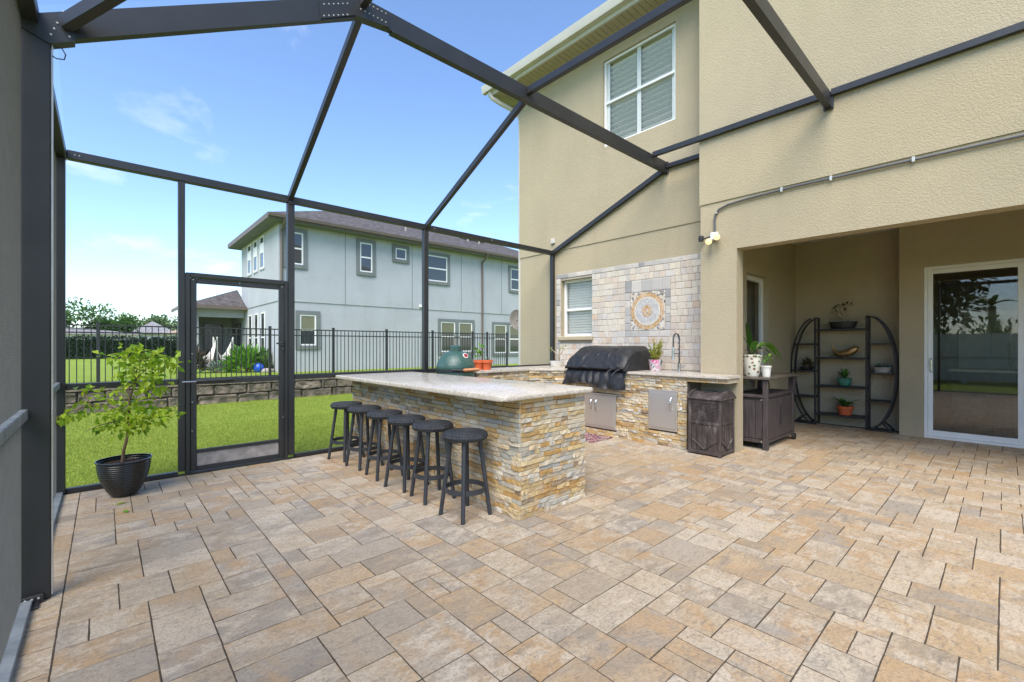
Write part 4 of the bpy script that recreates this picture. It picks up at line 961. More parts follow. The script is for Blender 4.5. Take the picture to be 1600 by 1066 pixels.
# ================================================================ TRASH BIN, CART, MAT
tb = thing('trash_bin', 'weathered brown resin trash bin with woven panel and arched lid under the counter end', 'trash bin', (5.58, 2.455, 0))
R_ = M['resin']; bx0, bx1, by0, by1 = 5.375, 5.785, 2.255, 2.655
for x in (bx0, bx1 - .032):
    for y in (by0, by1 - .032): MB().box(x, x + .032, y, y + .032, .0, .675, .006).build('corner_post', R_, tb)
qb(bx0 + .02, bx1 - .02, by0 + .02, by1 - .02, .02, .66, 'body', R_, tb)
for z0, z1 in ((.015, .06), (.375, .415), (.635, .675)):
    m = MB().box(bx0 + .006, bx0 + .03, by0 + .033, by1 - .033, z0, z1, .004); m.box(bx0 + .033, bx1 - .033, by0 + .006, by0 + .03, z0, z1, .004); m.build('rail', R_, tb)
m = MB(); m2 = MB()
for row in range(13):
    z = .424 + row * .0162
    for c in range(9):
        y = by0 + .04 + (c + (row % 2) * .5) * .036
        if y + .03 < by1 - .036: m.box(bx0 + .008, bx0 + .021, y, y + .029, z, z + .0115, .004)
        x = bx0 + .04 + (c + (row % 2) * .5) * .036
        if x + .03 < bx1 - .036: m2.box(x, x + .029, by0 + .008, by0 + .021, z, z + .0115, .004)
m.box(bx0 + .017, bx0 + .0195, by0 + .034, by1 - .034, .416, .634); m2.box(bx0 + .034, bx1 - .034, by0 + .017, by0 + .0195, .416, .634)
for q in (m, m2): tag(q.build('woven_panel', R_, tb), kind='stuff')
for k in range(5):
    y = by0 + .036 + k * .066; MB().box(bx0 + .012, bx0 + .022, y, y + .061, .062, .373, .004).build('plank', R_, tb)
    x = bx0 + .036 + k * .068; MB().box(x, x + .063, by0 + .012, by0 + .022, .062, .373, .004).build('plank', R_, tb)
yc = (by0 + by1) / 2; xc = (bx0 + bx1) / 2
for s in (-1, 1):
    MB().bar((bx0 + .008, yc, .075), (bx0 + .008, yc + s * .155, .19), .014, .022, (-1, 0, 0), .003).build('brace', R_, tb); MB().bar((xc, by0 + .008, .075), (xc + s * .155, by0 + .008, .19), .014, .022, (0, -1, 0), .003).build('brace', R_, tb)
ld = MB().box(bx0 - .018, bx1 + .018, by0 - .018, by1 + .018, .676, .70, .008).build('lid', R_, tb)
def arch(y0, y1, rise, inset=0.0):
    P = []; n = 14
    for k in range(n + 1): t = k / n; P.append((bx0 - .012 + inset + (bx1 - bx0 + .024 - 2 * inset) * t, .701 + rise * math.sin(math.pi * t) ** .8))
    return MB().prism(P + [(bx1 + .012 - inset, .699), (bx0 - .012 + inset, .699)], 'Y', y0, y1)
arch(by0 - .012, by0 + .02, .085).build('lid_end', R_, ld); arch(by1 - .02, by1 + .012, .085).build('lid_end', R_, ld); arch(by0 + .021, by1 - .021, .062, .02).build('lid_top', R_, ld)
MB().box(bx0 + .13, bx1 - .16, by0 + .15, by1 - .15, .755, .772, .006).build('lid_catch', M['black'], ld)

ct = thing('grill_cart', 'dark brown resin serving cart with plank sides and two doors in the lanai corner', 'cart', (6.75, 2.25, 0))
K = M['cart']
for x, y in ((6.20, 2.02), (7.22, 2.02), (6.20, 2.43), (7.22, 2.43)): MB().box(x, x + .07, y, y + .06, .0 if x < 7 else .07, .895, .006).build('leg', K, ct)
qb(6.225, 7.265, 2.045, 2.465, .10, .655, 'body', K, ct)
for k in range(4): MB().box(6.212, 6.224, 2.084 + k * .0865, 2.084 + k * .0865 + .082, .135, .625, .004).build('plank', K, ct)
for a, b in ((6.275, 6.742), (6.747, 7.215)):
    d = MB().box(a, b, 2.028, 2.044, .125, .64, .005).build('door', K, ct)
MB().box(6.725, 6.74, 2.012, 2.028, .28, .55, .004).build('door_handle', M['black'], ct)
MB().box(6.205, 6.225, 2.075, 2.435, .085, .128, .004).build('bottom_rail', K, ct); MB().box(6.265, 7.225, 2.024, 2.044, .085, .12, .004).build('bottom_rail', K, ct)
MB().box(6.195, 7.28, 2.03, 2.475, .656, .70, .012).build('cabinet_top', K, ct)
MB().box(6.165, 6.70, 1.985, 2.495, .897, .93, .008).build('table_top', M['cart_top'], ct); MB().box(6.705, 7.36, 1.985, 2.495, .90, .934, .008).build('table_flap', M['cart_top'], ct)
MB().prism([(7.20, .70), (7.26, .70), (7.27, .78), (7.33, .86), (7.33, .898), (7.20, .898)], 'Y', 2.0, 2.02).build('side_bracket', K, ct); MB().prism([(7.20, .70), (7.26, .70), (7.27, .78), (7.33, .86), (7.33, .898), (7.20, .898)], 'Y', 2.45, 2.47).build('side_bracket', K, ct)
MB().tube([(7.255, 2.0, .045), (7.255, 2.04, .045)], .045, 18).build('wheel', M['rubber'], ct); MB().tube([(7.255, 2.41, .045), (7.255, 2.45, .045)], .045, 18).build('wheel', M['rubber'], ct)
MB().box(6.20, 6.27, 2.014, 2.019, .79, .86, .002).build('bottle_opener', M['chrome'], ct)
for p in ((6.202, 2.36, .64), (6.202, 2.09, .64), (6.202, 2.09, .105), (6.202, 2.36, .105)): MB().tube([p, (p[0] - .004, p[1], p[2])], .007, 8).build('bolt', M['screw'], ct)
mt = MB().box(4.92, 5.42, 3.80, 4.60, .002, .012, .004).build('kitchen_mat', M['mat']); tag(mt, 'pink and cream patterned mat on the pavers before the steel doors', 'mat')

# ================================================================ SHELF UNIT
sh = thing('arched_shelf', 'black metal etagere of two half-moon frames with dark shelves in the lanai recess', 'shelf', (9.0, 1.77, 0))
DM = M['dark_metal']; SC = 1.81
for s in (-1, 1):
    for x in (8.86, 9.10):
        MB().box(x, x + .022, SC + s * .345 - .013, SC + s * .345 + .013, .0, 1.81, .003).build('post', DM, sh)
        arc_ = [(x + .011, SC + s * (.352 + .348 * math.cos(math.radians(t))), .91 + .89 * math.sin(math.radians(t))) for t in range(-80, 87, 6)]
        m = MB()
        for i in range(len(arc_) - 1): m.bar(arc_[i], arc_[i + 1], .022, .024, (1, 0, 0))
        m.build('arch', DM, sh)
        MB().box(x, x + .022, SC + s * .36, SC + s * .66, .0, .024, .003).build('foot', DM, sh) if s > 0 else MB().box(x, x + .022, SC - .66, SC - .36, .0, .024, .003).build('foot', DM, sh)
        MB().bar((x + .011, SC + s * .52, .15), (x + .011, SC + s * .65, .02), .018, .018, (1, 0, 0)).build('strut', DM, sh)
    for z in (1.37, .912, .475):
        w = .352 + .348 * math.sqrt(max(0, 1 - ((z - .91) / .89) ** 2)) - .01
        y0, y1 = sorted((SC + s * .36, SC + s * w)); MB().box(8.865, 9.118, y0, y1, z - .024, z, .003).build('side_shelf', DM, sh)
    MB().box(8.882, 9.10, SC + s * .345 - .012, SC + s * .345 + .012, 1.785, 1.808, .002).build('top_tie', DM, sh); y0, y1 = sorted((SC + s * .40, SC + s * .655)); MB().box(8.883, 9.099, y0, y1, .002, .02, .002).build('foot_plate', DM, sh)
for z in (1.61, 1.14, .67, .20): MB().box(8.865, 9.118, SC - .331, SC + .331, z - .03, z, .003).build('shelf_board', DM, sh)

# ================================================================ POTTED PLANTS AND SMALL THINGS
def strap_leaf(mb, b, az, L, w, lift, droop, n=8):
    b = Vector(b); d = Vector((math.cos(az), math.sin(az), 0)); sd = Vector((-d.y, d.x, 0)); P = []
    for i in range(n + 1):
        t = i / n; P.append((b + d * (L * t * math.cos(lift) + 0) + Vector((0, 0, 1)) * (L * (math.sin(lift) * t - droop * t * t)), w * (math.sin(math.pi * min(1, t * .8 + .18)) ** .7 if t < 1 else 0.02)))
    vs = []
    for p, ww in P: vs += [p + sd * ww / 2 + Vector((0, 0, ww * .18)), p, p - sd * ww / 2 + Vector((0, 0, ww * .18))]
    fs = []
    for i in range(n):
        for k in range(2): fs.append((i * 3 + k, i * 3 + k + 1, (i + 1) * 3 + k + 1, (i + 1) * 3 + k))
    mb.add(vs, fs)
def potted(name, label, loc, prof, mat, soil_r, soil_z, sx=1, sy=1, seg=32, cat='potted plant'):
    t = thing(name, label, cat, loc); wall = [(max(r - .008, .001), z) for r, z in reversed(prof) if z > soil_z - .03]
    MB().lathe([(.001, prof[0][1])] + prof + wall + [(soil_r * .9, soil_z - .02), (.001, soil_z - .02)], loc, seg, sx, sy).build('pot', mat, t, smooth=40)
    MB().lathe([(soil_r, soil_z - .025), (soil_r, soil_z), (.6 * soil_r, soil_z + .006), (.001, soil_z + .008)], loc, seg, sx, sy).build('soil', M['soil'], t); return t
def leaves_at(t, name, mat, cents, n, L, wid, spread, updir=.3):
    b = []; d = []; Ls = []
    for c in cents:
        for _ in range(n):
            v = rng.normal(size=3); v /= np.linalg.norm(v); b.append(np.array(c) + v * spread * rng.uniform(.2, 1)); d.append(v + np.array([0, 0, updir])); Ls.append(L * rng.uniform(.6, 1.2))
    return leaf_mesh(name, b, d, Ls, wid, mat, t)
def strap_plant(t, mat, loc, n, L, w, lift, droop, seed, name='leaf'):
    r = random.Random(seed)
    for k in range(n):
        mb = MB(); strap_leaf(mb, loc, r.uniform(0, 6.28), L * r.uniform(.7, 1.15), w * r.uniform(.8, 1.1), lift * r.uniform(.8, 1.15), droop * r.uniform(.6, 1.3)); mb.build(name, mat, t, smooth=60, recalc=False)

# citrus tree in the ribbed pot
PX, PY = .13, 5.30
rib = [(.078, 0.0)]
for k in range(52):
    z = .008 + k * .0058; u_ = z / .31; rr = .080 + .106 * math.sin(min(1, u_ * 1.02) * math.pi / 2) ** .80; rib.append((rr + (.004 if k % 3 == 1 else 0), z))
rib += [(.194, .312), (.198, .318), (.196, .325), (.186, .325)]
tr = potted('potted_citrus_tree', 'small bright green citrus tree in a ribbed glossy black pot beside the screen door', (PX, PY, 0), rib, M['pot_black'], .172, .285, seg=64, sx=1.0, sy=1.0)
s_ = 175.0
def cp(px, py, dep=0.0): return np.array([PX, PY, 0]) + np.array(RGT) * ((px - 195) / s_) + np.array(FWD) * dep + np.array([0, 0, 1.34 - 4.0 * (py - 539.5) / 700])
trunk = [cp(192, 735), cp(192, 722), cp(194, 705), cp(198, 690), cp(199, 668, .02), cp(197, 648, .03), cp(201, 622, .02), cp(208, 600, .02), cp(214, 580), cp(222, 562), cp(226, 548)]
MB().tube(trunk, [.014, .013, .012, .011, .0105, .010, .009, .008, .006, .005, .003], 8).build('trunk', M['bark'], tr)
for br in ([(197, 648, .03), (180, 636, -.03), (155, 632, -.08), (125, 642, -.1), (100, 652, -.12)], [(199, 665, .02), (215, 652, .08), (235, 640, .12), (262, 648, .15)], [(201, 622, .02), (185, 606, .1), (170, 612, .15)],
           [(208, 600, .02), (228, 588, -.08), (252, 572, -.12)], [(210, 592), (196, 572, .1), (184, 556, .12)], [(198, 655), (180, 660, -.14), (165, 668, -.18)], [(222, 562), (242, 556, .05), (262, 560, .08)], [(155, 632, -.08), (146, 618, -.06), (138, 610, -.05)]):
    MB().tube([cp(*b) for b in br], [.006 - .004 * i / (len(br) - 1) for i in range(len(br))], 6).build('branch', M['bark'], tr)
cl = [(225, 566, 20, 60), (250, 560, 16, 42), (203, 580, 15, 36), (240, 590, 17, 48), (215, 550, 13, 36), (264, 570, 10, 22), (213, 598, 12, 20), (182, 557, 8, 14), (200, 640, 18, 40), (226, 648, 19, 52), (181, 650, 16, 36), (242, 655, 14, 30), (254, 636, 7, 10),
      (214, 668, 14, 26), (166, 666, 9, 16), (150, 628, 9, 14), (124, 642, 8, 16), (104, 650, 9, 24), (138, 611, 6, 10), (168, 614, 8, 12), (95, 656, 5, 9), (266, 650, 6, 8), (186, 624, 10, 10), (230, 622, 11, 12), (246, 606, 9, 14), (196, 672, 10, 14)]
b = []; d = []; Ls = []
for px, py, r, n in cl:
    for _ in range(int(n * 1.3)):
        v = rng.normal(size=3); v /= np.linalg.norm(v); c = cp(px, py, rng.normal(0, .07)); b.append(c + v * r / s_ * rng.uniform(.15, 1)); d.append(v * .8 + np.array([0, 0, -.25]) + rng.normal(size=3) * .3); Ls.append(rng.uniform(.042, .078))
leaf_mesh('foliage', b, d, Ls, .62, M['leaf_citrus'], tr)
for i, (x, y, a, lab) in enumerate(((.075, 4.99, .5, 'small yellow-green leaf fallen on the pavers, the one nearer the pot'), (.125, 4.71, 1.6, 'small green leaf fallen on the pavers, the one farther from the pot'))):
    mb = MB(); strap_leaf(mb, (x, y, .006), a, .075, .032, .06, .05); tag(mb.build('fallen_leaf', M['leaf_citrus'] if i == 0 else M['leaf_bright'], smooth=60, recalc=False), lab, 'leaf', 'leaves fallen on the pavers')

tpf = [(.058, 0), (.072, .105), (.075, .108), (.088, .108), (.090, .145), (.085, .148)]
t = potted('potted_seedling', 'leafy seedling in the left of two terracotta pots beside the kamado', (4.19, 5.36, .968), tpf, M['terracotta'], .075, .13)
MB().tube([(4.19, 5.36, 1.09), (4.188, 5.358, 1.2), (4.19, 5.36, 1.27)], .004, 6).build('stem', M['bark_pale'], t); leaves_at(t, 'foliage', M['leaf_bright'], [(4.19, 5.36, 1.26), (4.17, 5.37, 1.21), (4.20, 5.34, 1.31)], 9, .075, .6, .04)
t = potted('potted_succulent', 'short succulent in the right of two terracotta pots beside the kamado', (4.27, 5.26, .968), tpf, M['terracotta'], .075, .13)
strap_plant(t, M['leaf_grey'], (4.27, 5.26, 1.095), 12, .09, .02, 1.0, .2, 3)
t = potted('desert_rose_bonsai', 'sparse desert rose bonsai in a white oval tray on the counter corner', (5.86, 5.27, .968), [(.12, 0), (.13, .012), (.15, .085), (.158, .088), (.158, .10), (.15, .10)], M['white_glaze'], .142, .085, 1, .65)
MB().tube([(5.87, 5.26, 1.05), (5.88, 5.24, 1.12), (5.86, 5.23, 1.2), (5.87, 5.20, 1.30)], [.022, .018, .011, .007], 8).build('trunk', M['bark_pale'], t); MB().tube([(5.88, 5.24, 1.13), (5.86, 5.30, 1.2), (5.85, 5.38, 1.26), (5.85, 5.42, 1.265)], [.012, .008, .005, .003], 7).build('branch', M['bark_pale'], t); MB().tube([(5.87, 5.235, 1.15), (5.89, 5.18, 1.22), (5.89, 5.15, 1.30)], [.012, .008, .005], 7).build('branch', M['bark_pale'], t)
leaves_at(t, 'foliage', M['leaf_yellow'], [(5.87, 5.20, 1.31), (5.89, 5.15, 1.31), (5.85, 5.42, 1.27)], 7, .05, .45, .03)
t = potted('potted_spiky_plant', 'yellow-green spiky plant in a pink and navy painted pot near the faucet', (5.93, 3.42, .968), [(.075, 0), (.09, .10), (.098, .16), (.094, .162)], M['pot_pink'], .085, .145)
r = random.Random(9)
for k in range(17):
    a = r.uniform(0, 6.28); q = r.uniform(.04, .20); top = Vector((5.93 + q * math.cos(a), 3.42 + q * math.sin(a), 1.12 + r.uniform(.10, .30))); p0 = Vector((5.93 + .03 * math.cos(a), 3.42 + .03 * math.sin(a), 1.10)); MB().tube([p0, (p0 + top) / 2 + Vector((0, 0, .02)), top], [.004, .003, .002], 5).build('stem', M['leaf_yellow'], t)
    bb = [p0.lerp(top, u)[:] for u in np.linspace(.2, 1, 8) for _ in range(3)]; leaf_mesh('foliage', bb, rng.normal(size=(len(bb), 3)) * .6 + np.array([0, 0, .9]), .045, .4, M['leaf_yellow'], t)
t = potted('potted_orchid', 'large strap-leaved orchid in a flower-painted pot on the serving cart', (6.34, 2.255, .932), [(.085, 0), (.10, .04), (.118, .20), (.125, .26), (.13, .262), (.13, .285), (.122, .285)], M['pot_floral'], .115, .265, seg=40)
leaves_at(t, 'aerial_roots', M['bark_pale'], [(6.34, 2.255, 1.23), (6.36, 2.2, 1.23)], 26, .10, .10, .05, 1.2)
for az, Lq, w, li, dr_ in ((-.75, .80, .10, 1.05, .95), (-.5, .70, .09, .95, .85), (-1.2, .62, .09, 1.1, .95), (2.5, .50, .12, 1.42, .10), (2.0, .42, .10, 1.3, .35), (-2.4, .44, .08, 1.2, .5), (-.2, .46, .08, 1.1, .7), (-.9, .42, .07, 1.0, .8)):
    mb = MB(); strap_leaf(mb, (6.34, 2.255, 1.20), az, Lq, w, li, dr_, 14); mb.build('leaf', M['leaf_bright'] if abs(az) < 1.5 else M['leaf_green'], t, smooth=60, recalc=False)
t = potted('potted_herb', 'small herb in a plain white pot beside the big orchid pot', (6.33, 2.075, .932), [(.045, 0), (.055, .12), (.062, .122), (.062, .145), (.056, .145)], M['white_glaze'], .052, .13)
leaves_at(t, 'foliage', M['leaf_bright'], [(6.33, 2.075, 1.12), (6.35, 2.06, 1.18)], 10, .06, .5, .04, .5)
# on the shelves
t = potted('jade_bonsai', 'bare-stemmed jade bonsai in a black tray on the top shelf', (8.99, 1.79, 1.611), [(.15, 0), (.16, .012), (.19, .10), (.205, .103), (.205, .115), (.195, .115)], M['black'], .18, .10, .6, 1)
for pth_ in ([(8.99, 1.77, 1.70), (8.99, 1.78, 1.80), (8.99, 1.75, 1.90), (8.99, 1.70, 1.99)], [(8.99, 1.78, 1.76), (8.99, 1.86, 1.86), (8.98, 1.92, 1.93)], [(8.99, 1.77, 1.82), (9.0, 1.82, 1.92), (9.0, 1.80, 1.98)]): MB().tube(pth_, [.016, .012, .008, .005][:len(pth_)], 7).build('branch', M['bark_pale'], t)
leaves_at(t, 'foliage', M['leaf_dark'], [(8.99, 1.70, 1.99), (8.98, 1.92, 1.93), (9.0, 1.80, 1.98)], 14, .045, .6, .045)
gs = thing('gold_bird_sculpture', 'gold curved bird-like sculpture on the second shelf', 'sculpture', (8.99, 1.76, 1.141))
MB().tube([(8.99, 1.935, 1.36), (8.99, 1.935, 1.30), (8.99, 1.91, 1.245), (8.99, 1.86, 1.205), (8.99, 1.79, 1.20), (8.99, 1.71, 1.222), (8.99, 1.65, 1.265), (8.99, 1.605, 1.30), (8.99, 1.585, 1.315)], [.008, .016, .024, .042, .056, .062, .060, .042, .012], 16).build('body', M['gold'], gs)
MB().tube([(8.99, 1.60, 1.275), (8.99, 1.56, 1.255), (8.99, 1.535, 1.25)], [.022, .012, .003], 10).build('beak', M['gold'], gs); MB().lathe([(.001, 0), (.05, 0), (.05, .008), (.03, .02), (.001, .02)], (8.99, 1.77, 1.141), 16).build('base', M['gold'], gs)
t = potted('potted_aloe', 'spiky aloe in a green glazed bowl on the third shelf', (8.99, 1.77, .671), [(.06, 0), (.07, .01), (.095, .07), (.105, .125), (.10, .13)], M['green_glaze'], .09, .115); strap_plant(t, M['leaf_green'], (8.99, 1.77, .785), 18, .20, .032, 1.1, .12, 5)
t = potted('potted_dendrobium', 'broad-leaved plant in a low terracotta pot on the bottom shelf', (8.99, 1.76, .201), [(.085, 0), (.10, .10), (.105, .102), (.115, .104), (.117, .14), (.11, .142)], M['terracotta'], .10, .125); strap_plant(t, M['leaf_green'], (8.99, 1.76, .325), 11, .30, .065, .85, .42, 8)
leaves_at(t, 'foliage', M['leaf_bright'], [(8.98, 1.76, .38)], 12, .10, .25, .05, 1.0)
t = potted('potted_bromeliad', 'small dark plant in a black dish on the left side shelf', (8.98, 2.30, .913), [(.07, 0), (.10, .03), (.105, .055), (.10, .055)], M['black'], .09, .045); leaves_at(t, 'foliage', M['leaf_purple'], [(8.98, 2.30, 1.0), (8.98, 2.27, 1.02)], 18, .10, .4, .05, .6)
t = potted('potted_stonecrop', 'grey-green stonecrop in a wide grey bowl on the right side shelf', (8.98, 1.285, .913), [(.13, 0), (.135, .008), (.10, .012), (.115, .06), (.125, .085), (.118, .085)], M['concrete'], .105, .075); leaves_at(t, 'foliage', M['leaf_grey'], [(8.98, 1.24, 1.0), (8.98, 1.32, 1.01), (8.98, 1.36, .995), (8.98, 1.20, .99)], 26, .04, .7, .035, .5)

# kitchen seen through the sliding door
ki = thing('indoor_kitchen_island', 'dark kitchen island with pale top seen through the sliding glass door', 'island', (10.6, -.4, .005))
qb(10.25, 11.0, -1.9, .58, .006, .91, 'cabinet', M['cabinet'], ki); MB().box(10.2, 11.05, -1.95, .62, .912, .95, .006).build('countertop', M['granite'], ki)
MB().tube([(10.5, -.05, .95), (10.5, -.05, 1.25), (10.47, -.05, 1.33), (10.4, -.05, 1.36), (10.34, -.05, 1.33), (10.32, -.05, 1.25)], .012, 8).build('faucet', M['chrome'], ki)

# ================================================================ RETAINING WALL AND METAL FENCE
rw = thing('retaining_wall', 'low retaining wall of weathered tan blocks with a flat cap at the lawn edge', 'wall', (5, 12.62, -.04))
qb(-8, 14, 12.58, 12.76, -.2, .40, 'core', M['mortar'], rw)
BS = [grid_piece(300 + k, 6, 4, .05, .3, .45) for k in range(8)]; L = []; r = random.Random(2)
for row, (z0, z1) in enumerate(((-.06, .17), (.17, .40))):
    x = -8 - r.uniform(0, .4)
    while x < 14:
        w = r.choice((.42, .55, .68, .8)); L.append((basis((x + w / 2, 12.575, (z0 + z1) / 2), (1, 0, 0), (0, 0, 1), (0, -1, 0), w - .012, z1 - z0 - .012, .09), r.randrange(8), w * .15)); x += w
pieces(L, BS, 'block', M['block'], rw, 295)
x = -8.0
while x < 14: MB().box(x, x + .59, 12.47, 12.80, .402, .468, .012).build('cap_stone', M['block'], rw); x += .6
fe = thing('metal_fence', 'black metal picket fence with double top rail on the retaining wall', 'fence', (4, 12.66, .468))
FX0, FX1 = -4.6, 11.25
for z in (.56, 1.60, 1.75): MB().box(FX0, FX1, 12.645, 12.675, z - .014, z + .014).build('rail', M['alu'], fe)
fposts = (-4.6, -3.1, -1.6, -.1, 1.54, 3.13, 4.74, 6.35, 7.98, 9.62, 10.29, 11.25); pme = MB().box(-.008, .008, -.008, .008, 0, 1.29).mesh('picket', 0)
for x in fposts: MB().box(x - .03, x + .03, 12.63, 12.69, .46, 1.80, .004).build('post', M['alu'], fe); MB().box(x - .036, x + .036, 12.624, 12.696, 1.80, 1.825, .008).build('post_cap', M['alu'], fe)
for a, b in zip(fposts[:-1], fposts[1:]):
    n = max(3, round((b - a) / .108))
    for k in range(1, n): link('picket', pme, M['alu'], fe, matrix=Matrix.Translation((a + (b - a) * k / n, 12.66, .475)))

# ================================================================ NEIGHBOUR'S HOUSE
nb = thing('blue_grey_house', 'blue-grey stucco two-storey house with dark hip roof beyond the fence', 'house', (11, 21.5, .28))
NX0, NX1, NY0, NY1 = 4.92, 21.0, 18.6, 24.8
nw = MB().box(NX0, NX1, NY0, NY1, .1, 3.04).build('wall', M['stucco_n'], nb, smooth=0); MB().box(NX0 - .03, NX1 + .03, NY0 - .03, NY1, 3.041, 6.02).build('wall', M['stucco_n'], nb, smooth=0)
nr = hip(4.42, 21.5, 18.1, 25.3, 6.22, 7.78, 'roof', M['roof_n'], nb)
m = MB().box(4.44, 21.48, 18.12, 25.28, 6.0, 6.05); m.build('soffit', M['stucco_g'], nb); m = MB().box(4.40, 21.5, 18.08, 18.12, 6.02, 6.215); m.box(4.40, 4.44, 18.12, 25.3, 6.02, 6.215); m.build('fascia', M['gutter_n'], nb)
MB().prism([(18.079, 6.08), (17.99, 6.08), (17.97, 6.19), (18.079, 6.19)], 'X', 4.40, 21.5).build('gutter', M['gutter_n'], nb)
for x in (4.98, 14.72):
    MB().tube([(x, 18.04, 6.09), (x, 18.08, 5.98), (x, 18.3, 5.82), (x, 18.50, 5.70), (x, 18.51, 5.5), (x, 18.51, .35)], .05, 8).build('downspout', M['gutter_n'], nb)
for x in (7.45, 10.6, 13.4, 16.1): MB().box(x - .012, x + .012, NY0 - .034, NY0 - .029, 3.05, 6.0).build('control_joint', M['stucco_g'], nb)
def nwin(u0, u1, z0, z1, double=False, axis='Y', p=None, trim=.15, mid=True, single=False):
    p = (NY0 - .032 if z0 > 3 else NY0) if p is None else p; P = (lambda m_, a, b, u, v, c, d: m_.box(u, v, a, b, c, d)) if axis == 'Y' else (lambda m_, a, b, u, v, c, d: m_.box(a, b, u, v, c, d))
    m = MB(); q = p - .05
    if trim:
        P(m, q, p - .001, u0, u0 + trim, z0, z1); P(m, q, p - .001, u1 - trim, u1, z0, z1); P(m, q + .001, p - .001, u0 + trim, u1 - trim, z1 - trim, z1); P(m, q - .02, p - .001, u0 + trim, u1 - trim, z0, z0 + trim)
        if double: P(m, q, p - .001, (u0 + u1) / 2 - .11, (u0 + u1) / 2 + .11, z0 + trim, z1 - trim)
    else: P(m, p - .03, p - .001, u0 - .05, u1 + .05, z0 - .06, z0)
    f = m.build('window', M['stucco_g'] if trim else M['stucco_n'], nb, smooth=0)
    spans = [(u0 + trim, (u0 + u1) / 2 - .11), ((u0 + u1) / 2 + .11, u1 - trim)] if double else [(u0 + trim, u1 - trim)]
    for a, b in spans:
        c, d = z0 + trim, z1 - trim; fw = .055; e = MB(); y0, y1 = p - .03, p - .002
        P(e, y0, y1, a, a + fw, c, d); P(e, y0, y1, b - fw, b, c, d); P(e, y0 + .001, y1, a + fw, b - fw, d - fw, d); P(e, y0 + .001, y1, a + fw, b - fw, c, c + fw)
        if not single: P(e, y0 + .002, y1, a + fw, b - fw, (c + d) / 2 - .03, (c + d) / 2 + .03)
        e.build('frame', M['white'], f, smooth=0); g_ = MB(); P(g_, p - .012, p - .003, a + fw, b - fw, c + fw, d - fw); g_.build('pane', M['far_glass'], f, smooth=0)
        if z0 < 3 and axis == 'Y': 
            h_ = MB(); P(h_, p - .0125, p - .0122, a + fw, b - fw, (c + d) / 2 + .03 + (.2 if double else 0), d - fw); h_.build('shade', simple('olive_shade', (.16, .16, .10), .7), f, smooth=0)
        elif axis == 'X' and z0 > 3:
            h_ = MB(); P(h_, p - .0135, p - .0125, a + fw, b - fw, (c + d) / 2 + .03, d - fw - .22); h_.build('blind', M['blind'], f, smooth=0)
for q in ((5.02, 5.92, 4.33, 5.88), (7.92, 8.78, 4.34, 5.9), (11.15, 12.68, 4.28, 5.82), (16.6, 17.7, 4.28, 5.78)): nwin(*q)
nwin(9.58, 10.43, 5.10, 5.9, single=True); nwin(5.50, 6.42, 1.18, 2.70); nwin(12.02, 14.24, .86, 2.64, True); nwin(15.44, 17.7, .76, 2.60, True)
for a, b in ((20.62, 21.25), (21.72, 22.35), (22.82, 23.45)): nwin(a, b, 4.55, 6.0 - .1, axis='X', p=NX0 - .032, trim=0.0); nwin(a, b, .62, 2.72, axis='X', p=NX0, trim=0.0)
MB().box(10.95, 11.12, NY0 - .13, NY0 - .031, 3.12, 3.24, .02).build('wall_lamp', M['white'], nb)
for x, y in ((11.0, 19.9), (15.1, 20.3), (15.9, 20.3)):
    z = 6.22 + (y - 18.1) * .433; MB().tube([(x, y, z - .1), (x, y, z + .20)], .05, 10).build('roof_vent', M['concrete'], nr)
MB().box(15.0, 16.6, 20.7, 20.95, 7.28, 7.50, .03).build('ridge_vent', M['black'], nr)
# porch wing
MB().box(2.82, 4.9, 24.2, 24.45, 2.62, 3.02).build('porch_beam', M['stucco_n'], nb)
MB().box(2.82, 3.10, 24.2, 24.45, .1, 2.62).build('porch_column', M['stucco_n'], nb, smooth=0)
MB().box(2.82, 4.92, 27.2, 27.4, .1, 3.0).build('porch_back_wall', M['stucco_n'], nb, smooth=0); MB().box(2.82, 2.95, 24.46, 27.2, .1, 3.0).build('porch_side_wall', M['stucco_n'], nb, smooth=0); MB().box(2.82, 4.92, 24.45, 27.2, 2.92, 3.0).build('porch_ceiling', M['stucco_g'], nb)
MB().box(4.925, 5.05, 24.81, 27.4, .1, 3.0).build('porch_side_wall', M['stucco_n'], nb, smooth=0); MB().box(3.7, 4.5, 27.14, 27.2, .3, 2.4).build('porch_door', M['far_glass'], nb); MB().box(4.86, 4.92, 25.0, 26.0, .3, 2.4).build('porch_door', M['far_glass'], nb)
MB().add([(2.5, 23.7, 3.1), (4.92, 23.7, 3.1), (4.92, 25.9, 4.12), (2.5, 28.1, 3.1), (4.92, 28.1, 3.1)], [(0, 1, 2), (0, 2, 3), (3, 2, 4), (0, 3, 4, 1)]).build('porch_roof', M['roof_n'], nb, smooth=0)
m = MB().box(2.46, 5.0, 23.64, 23.70, 2.97, 3.13); m.box(2.46, 2.50, 23.7, 28.1, 2.97, 3.13); m.build('porch_fascia', M['gutter_n'], nb)
MB().tube([(2.85, 23.68, 3.0), (2.88, 23.9, 2.8), (2.90, 24.15, 2.6), (2.90, 24.15, .3)], .045, 8).build('porch_downspout', M['gutter_n'], nb)
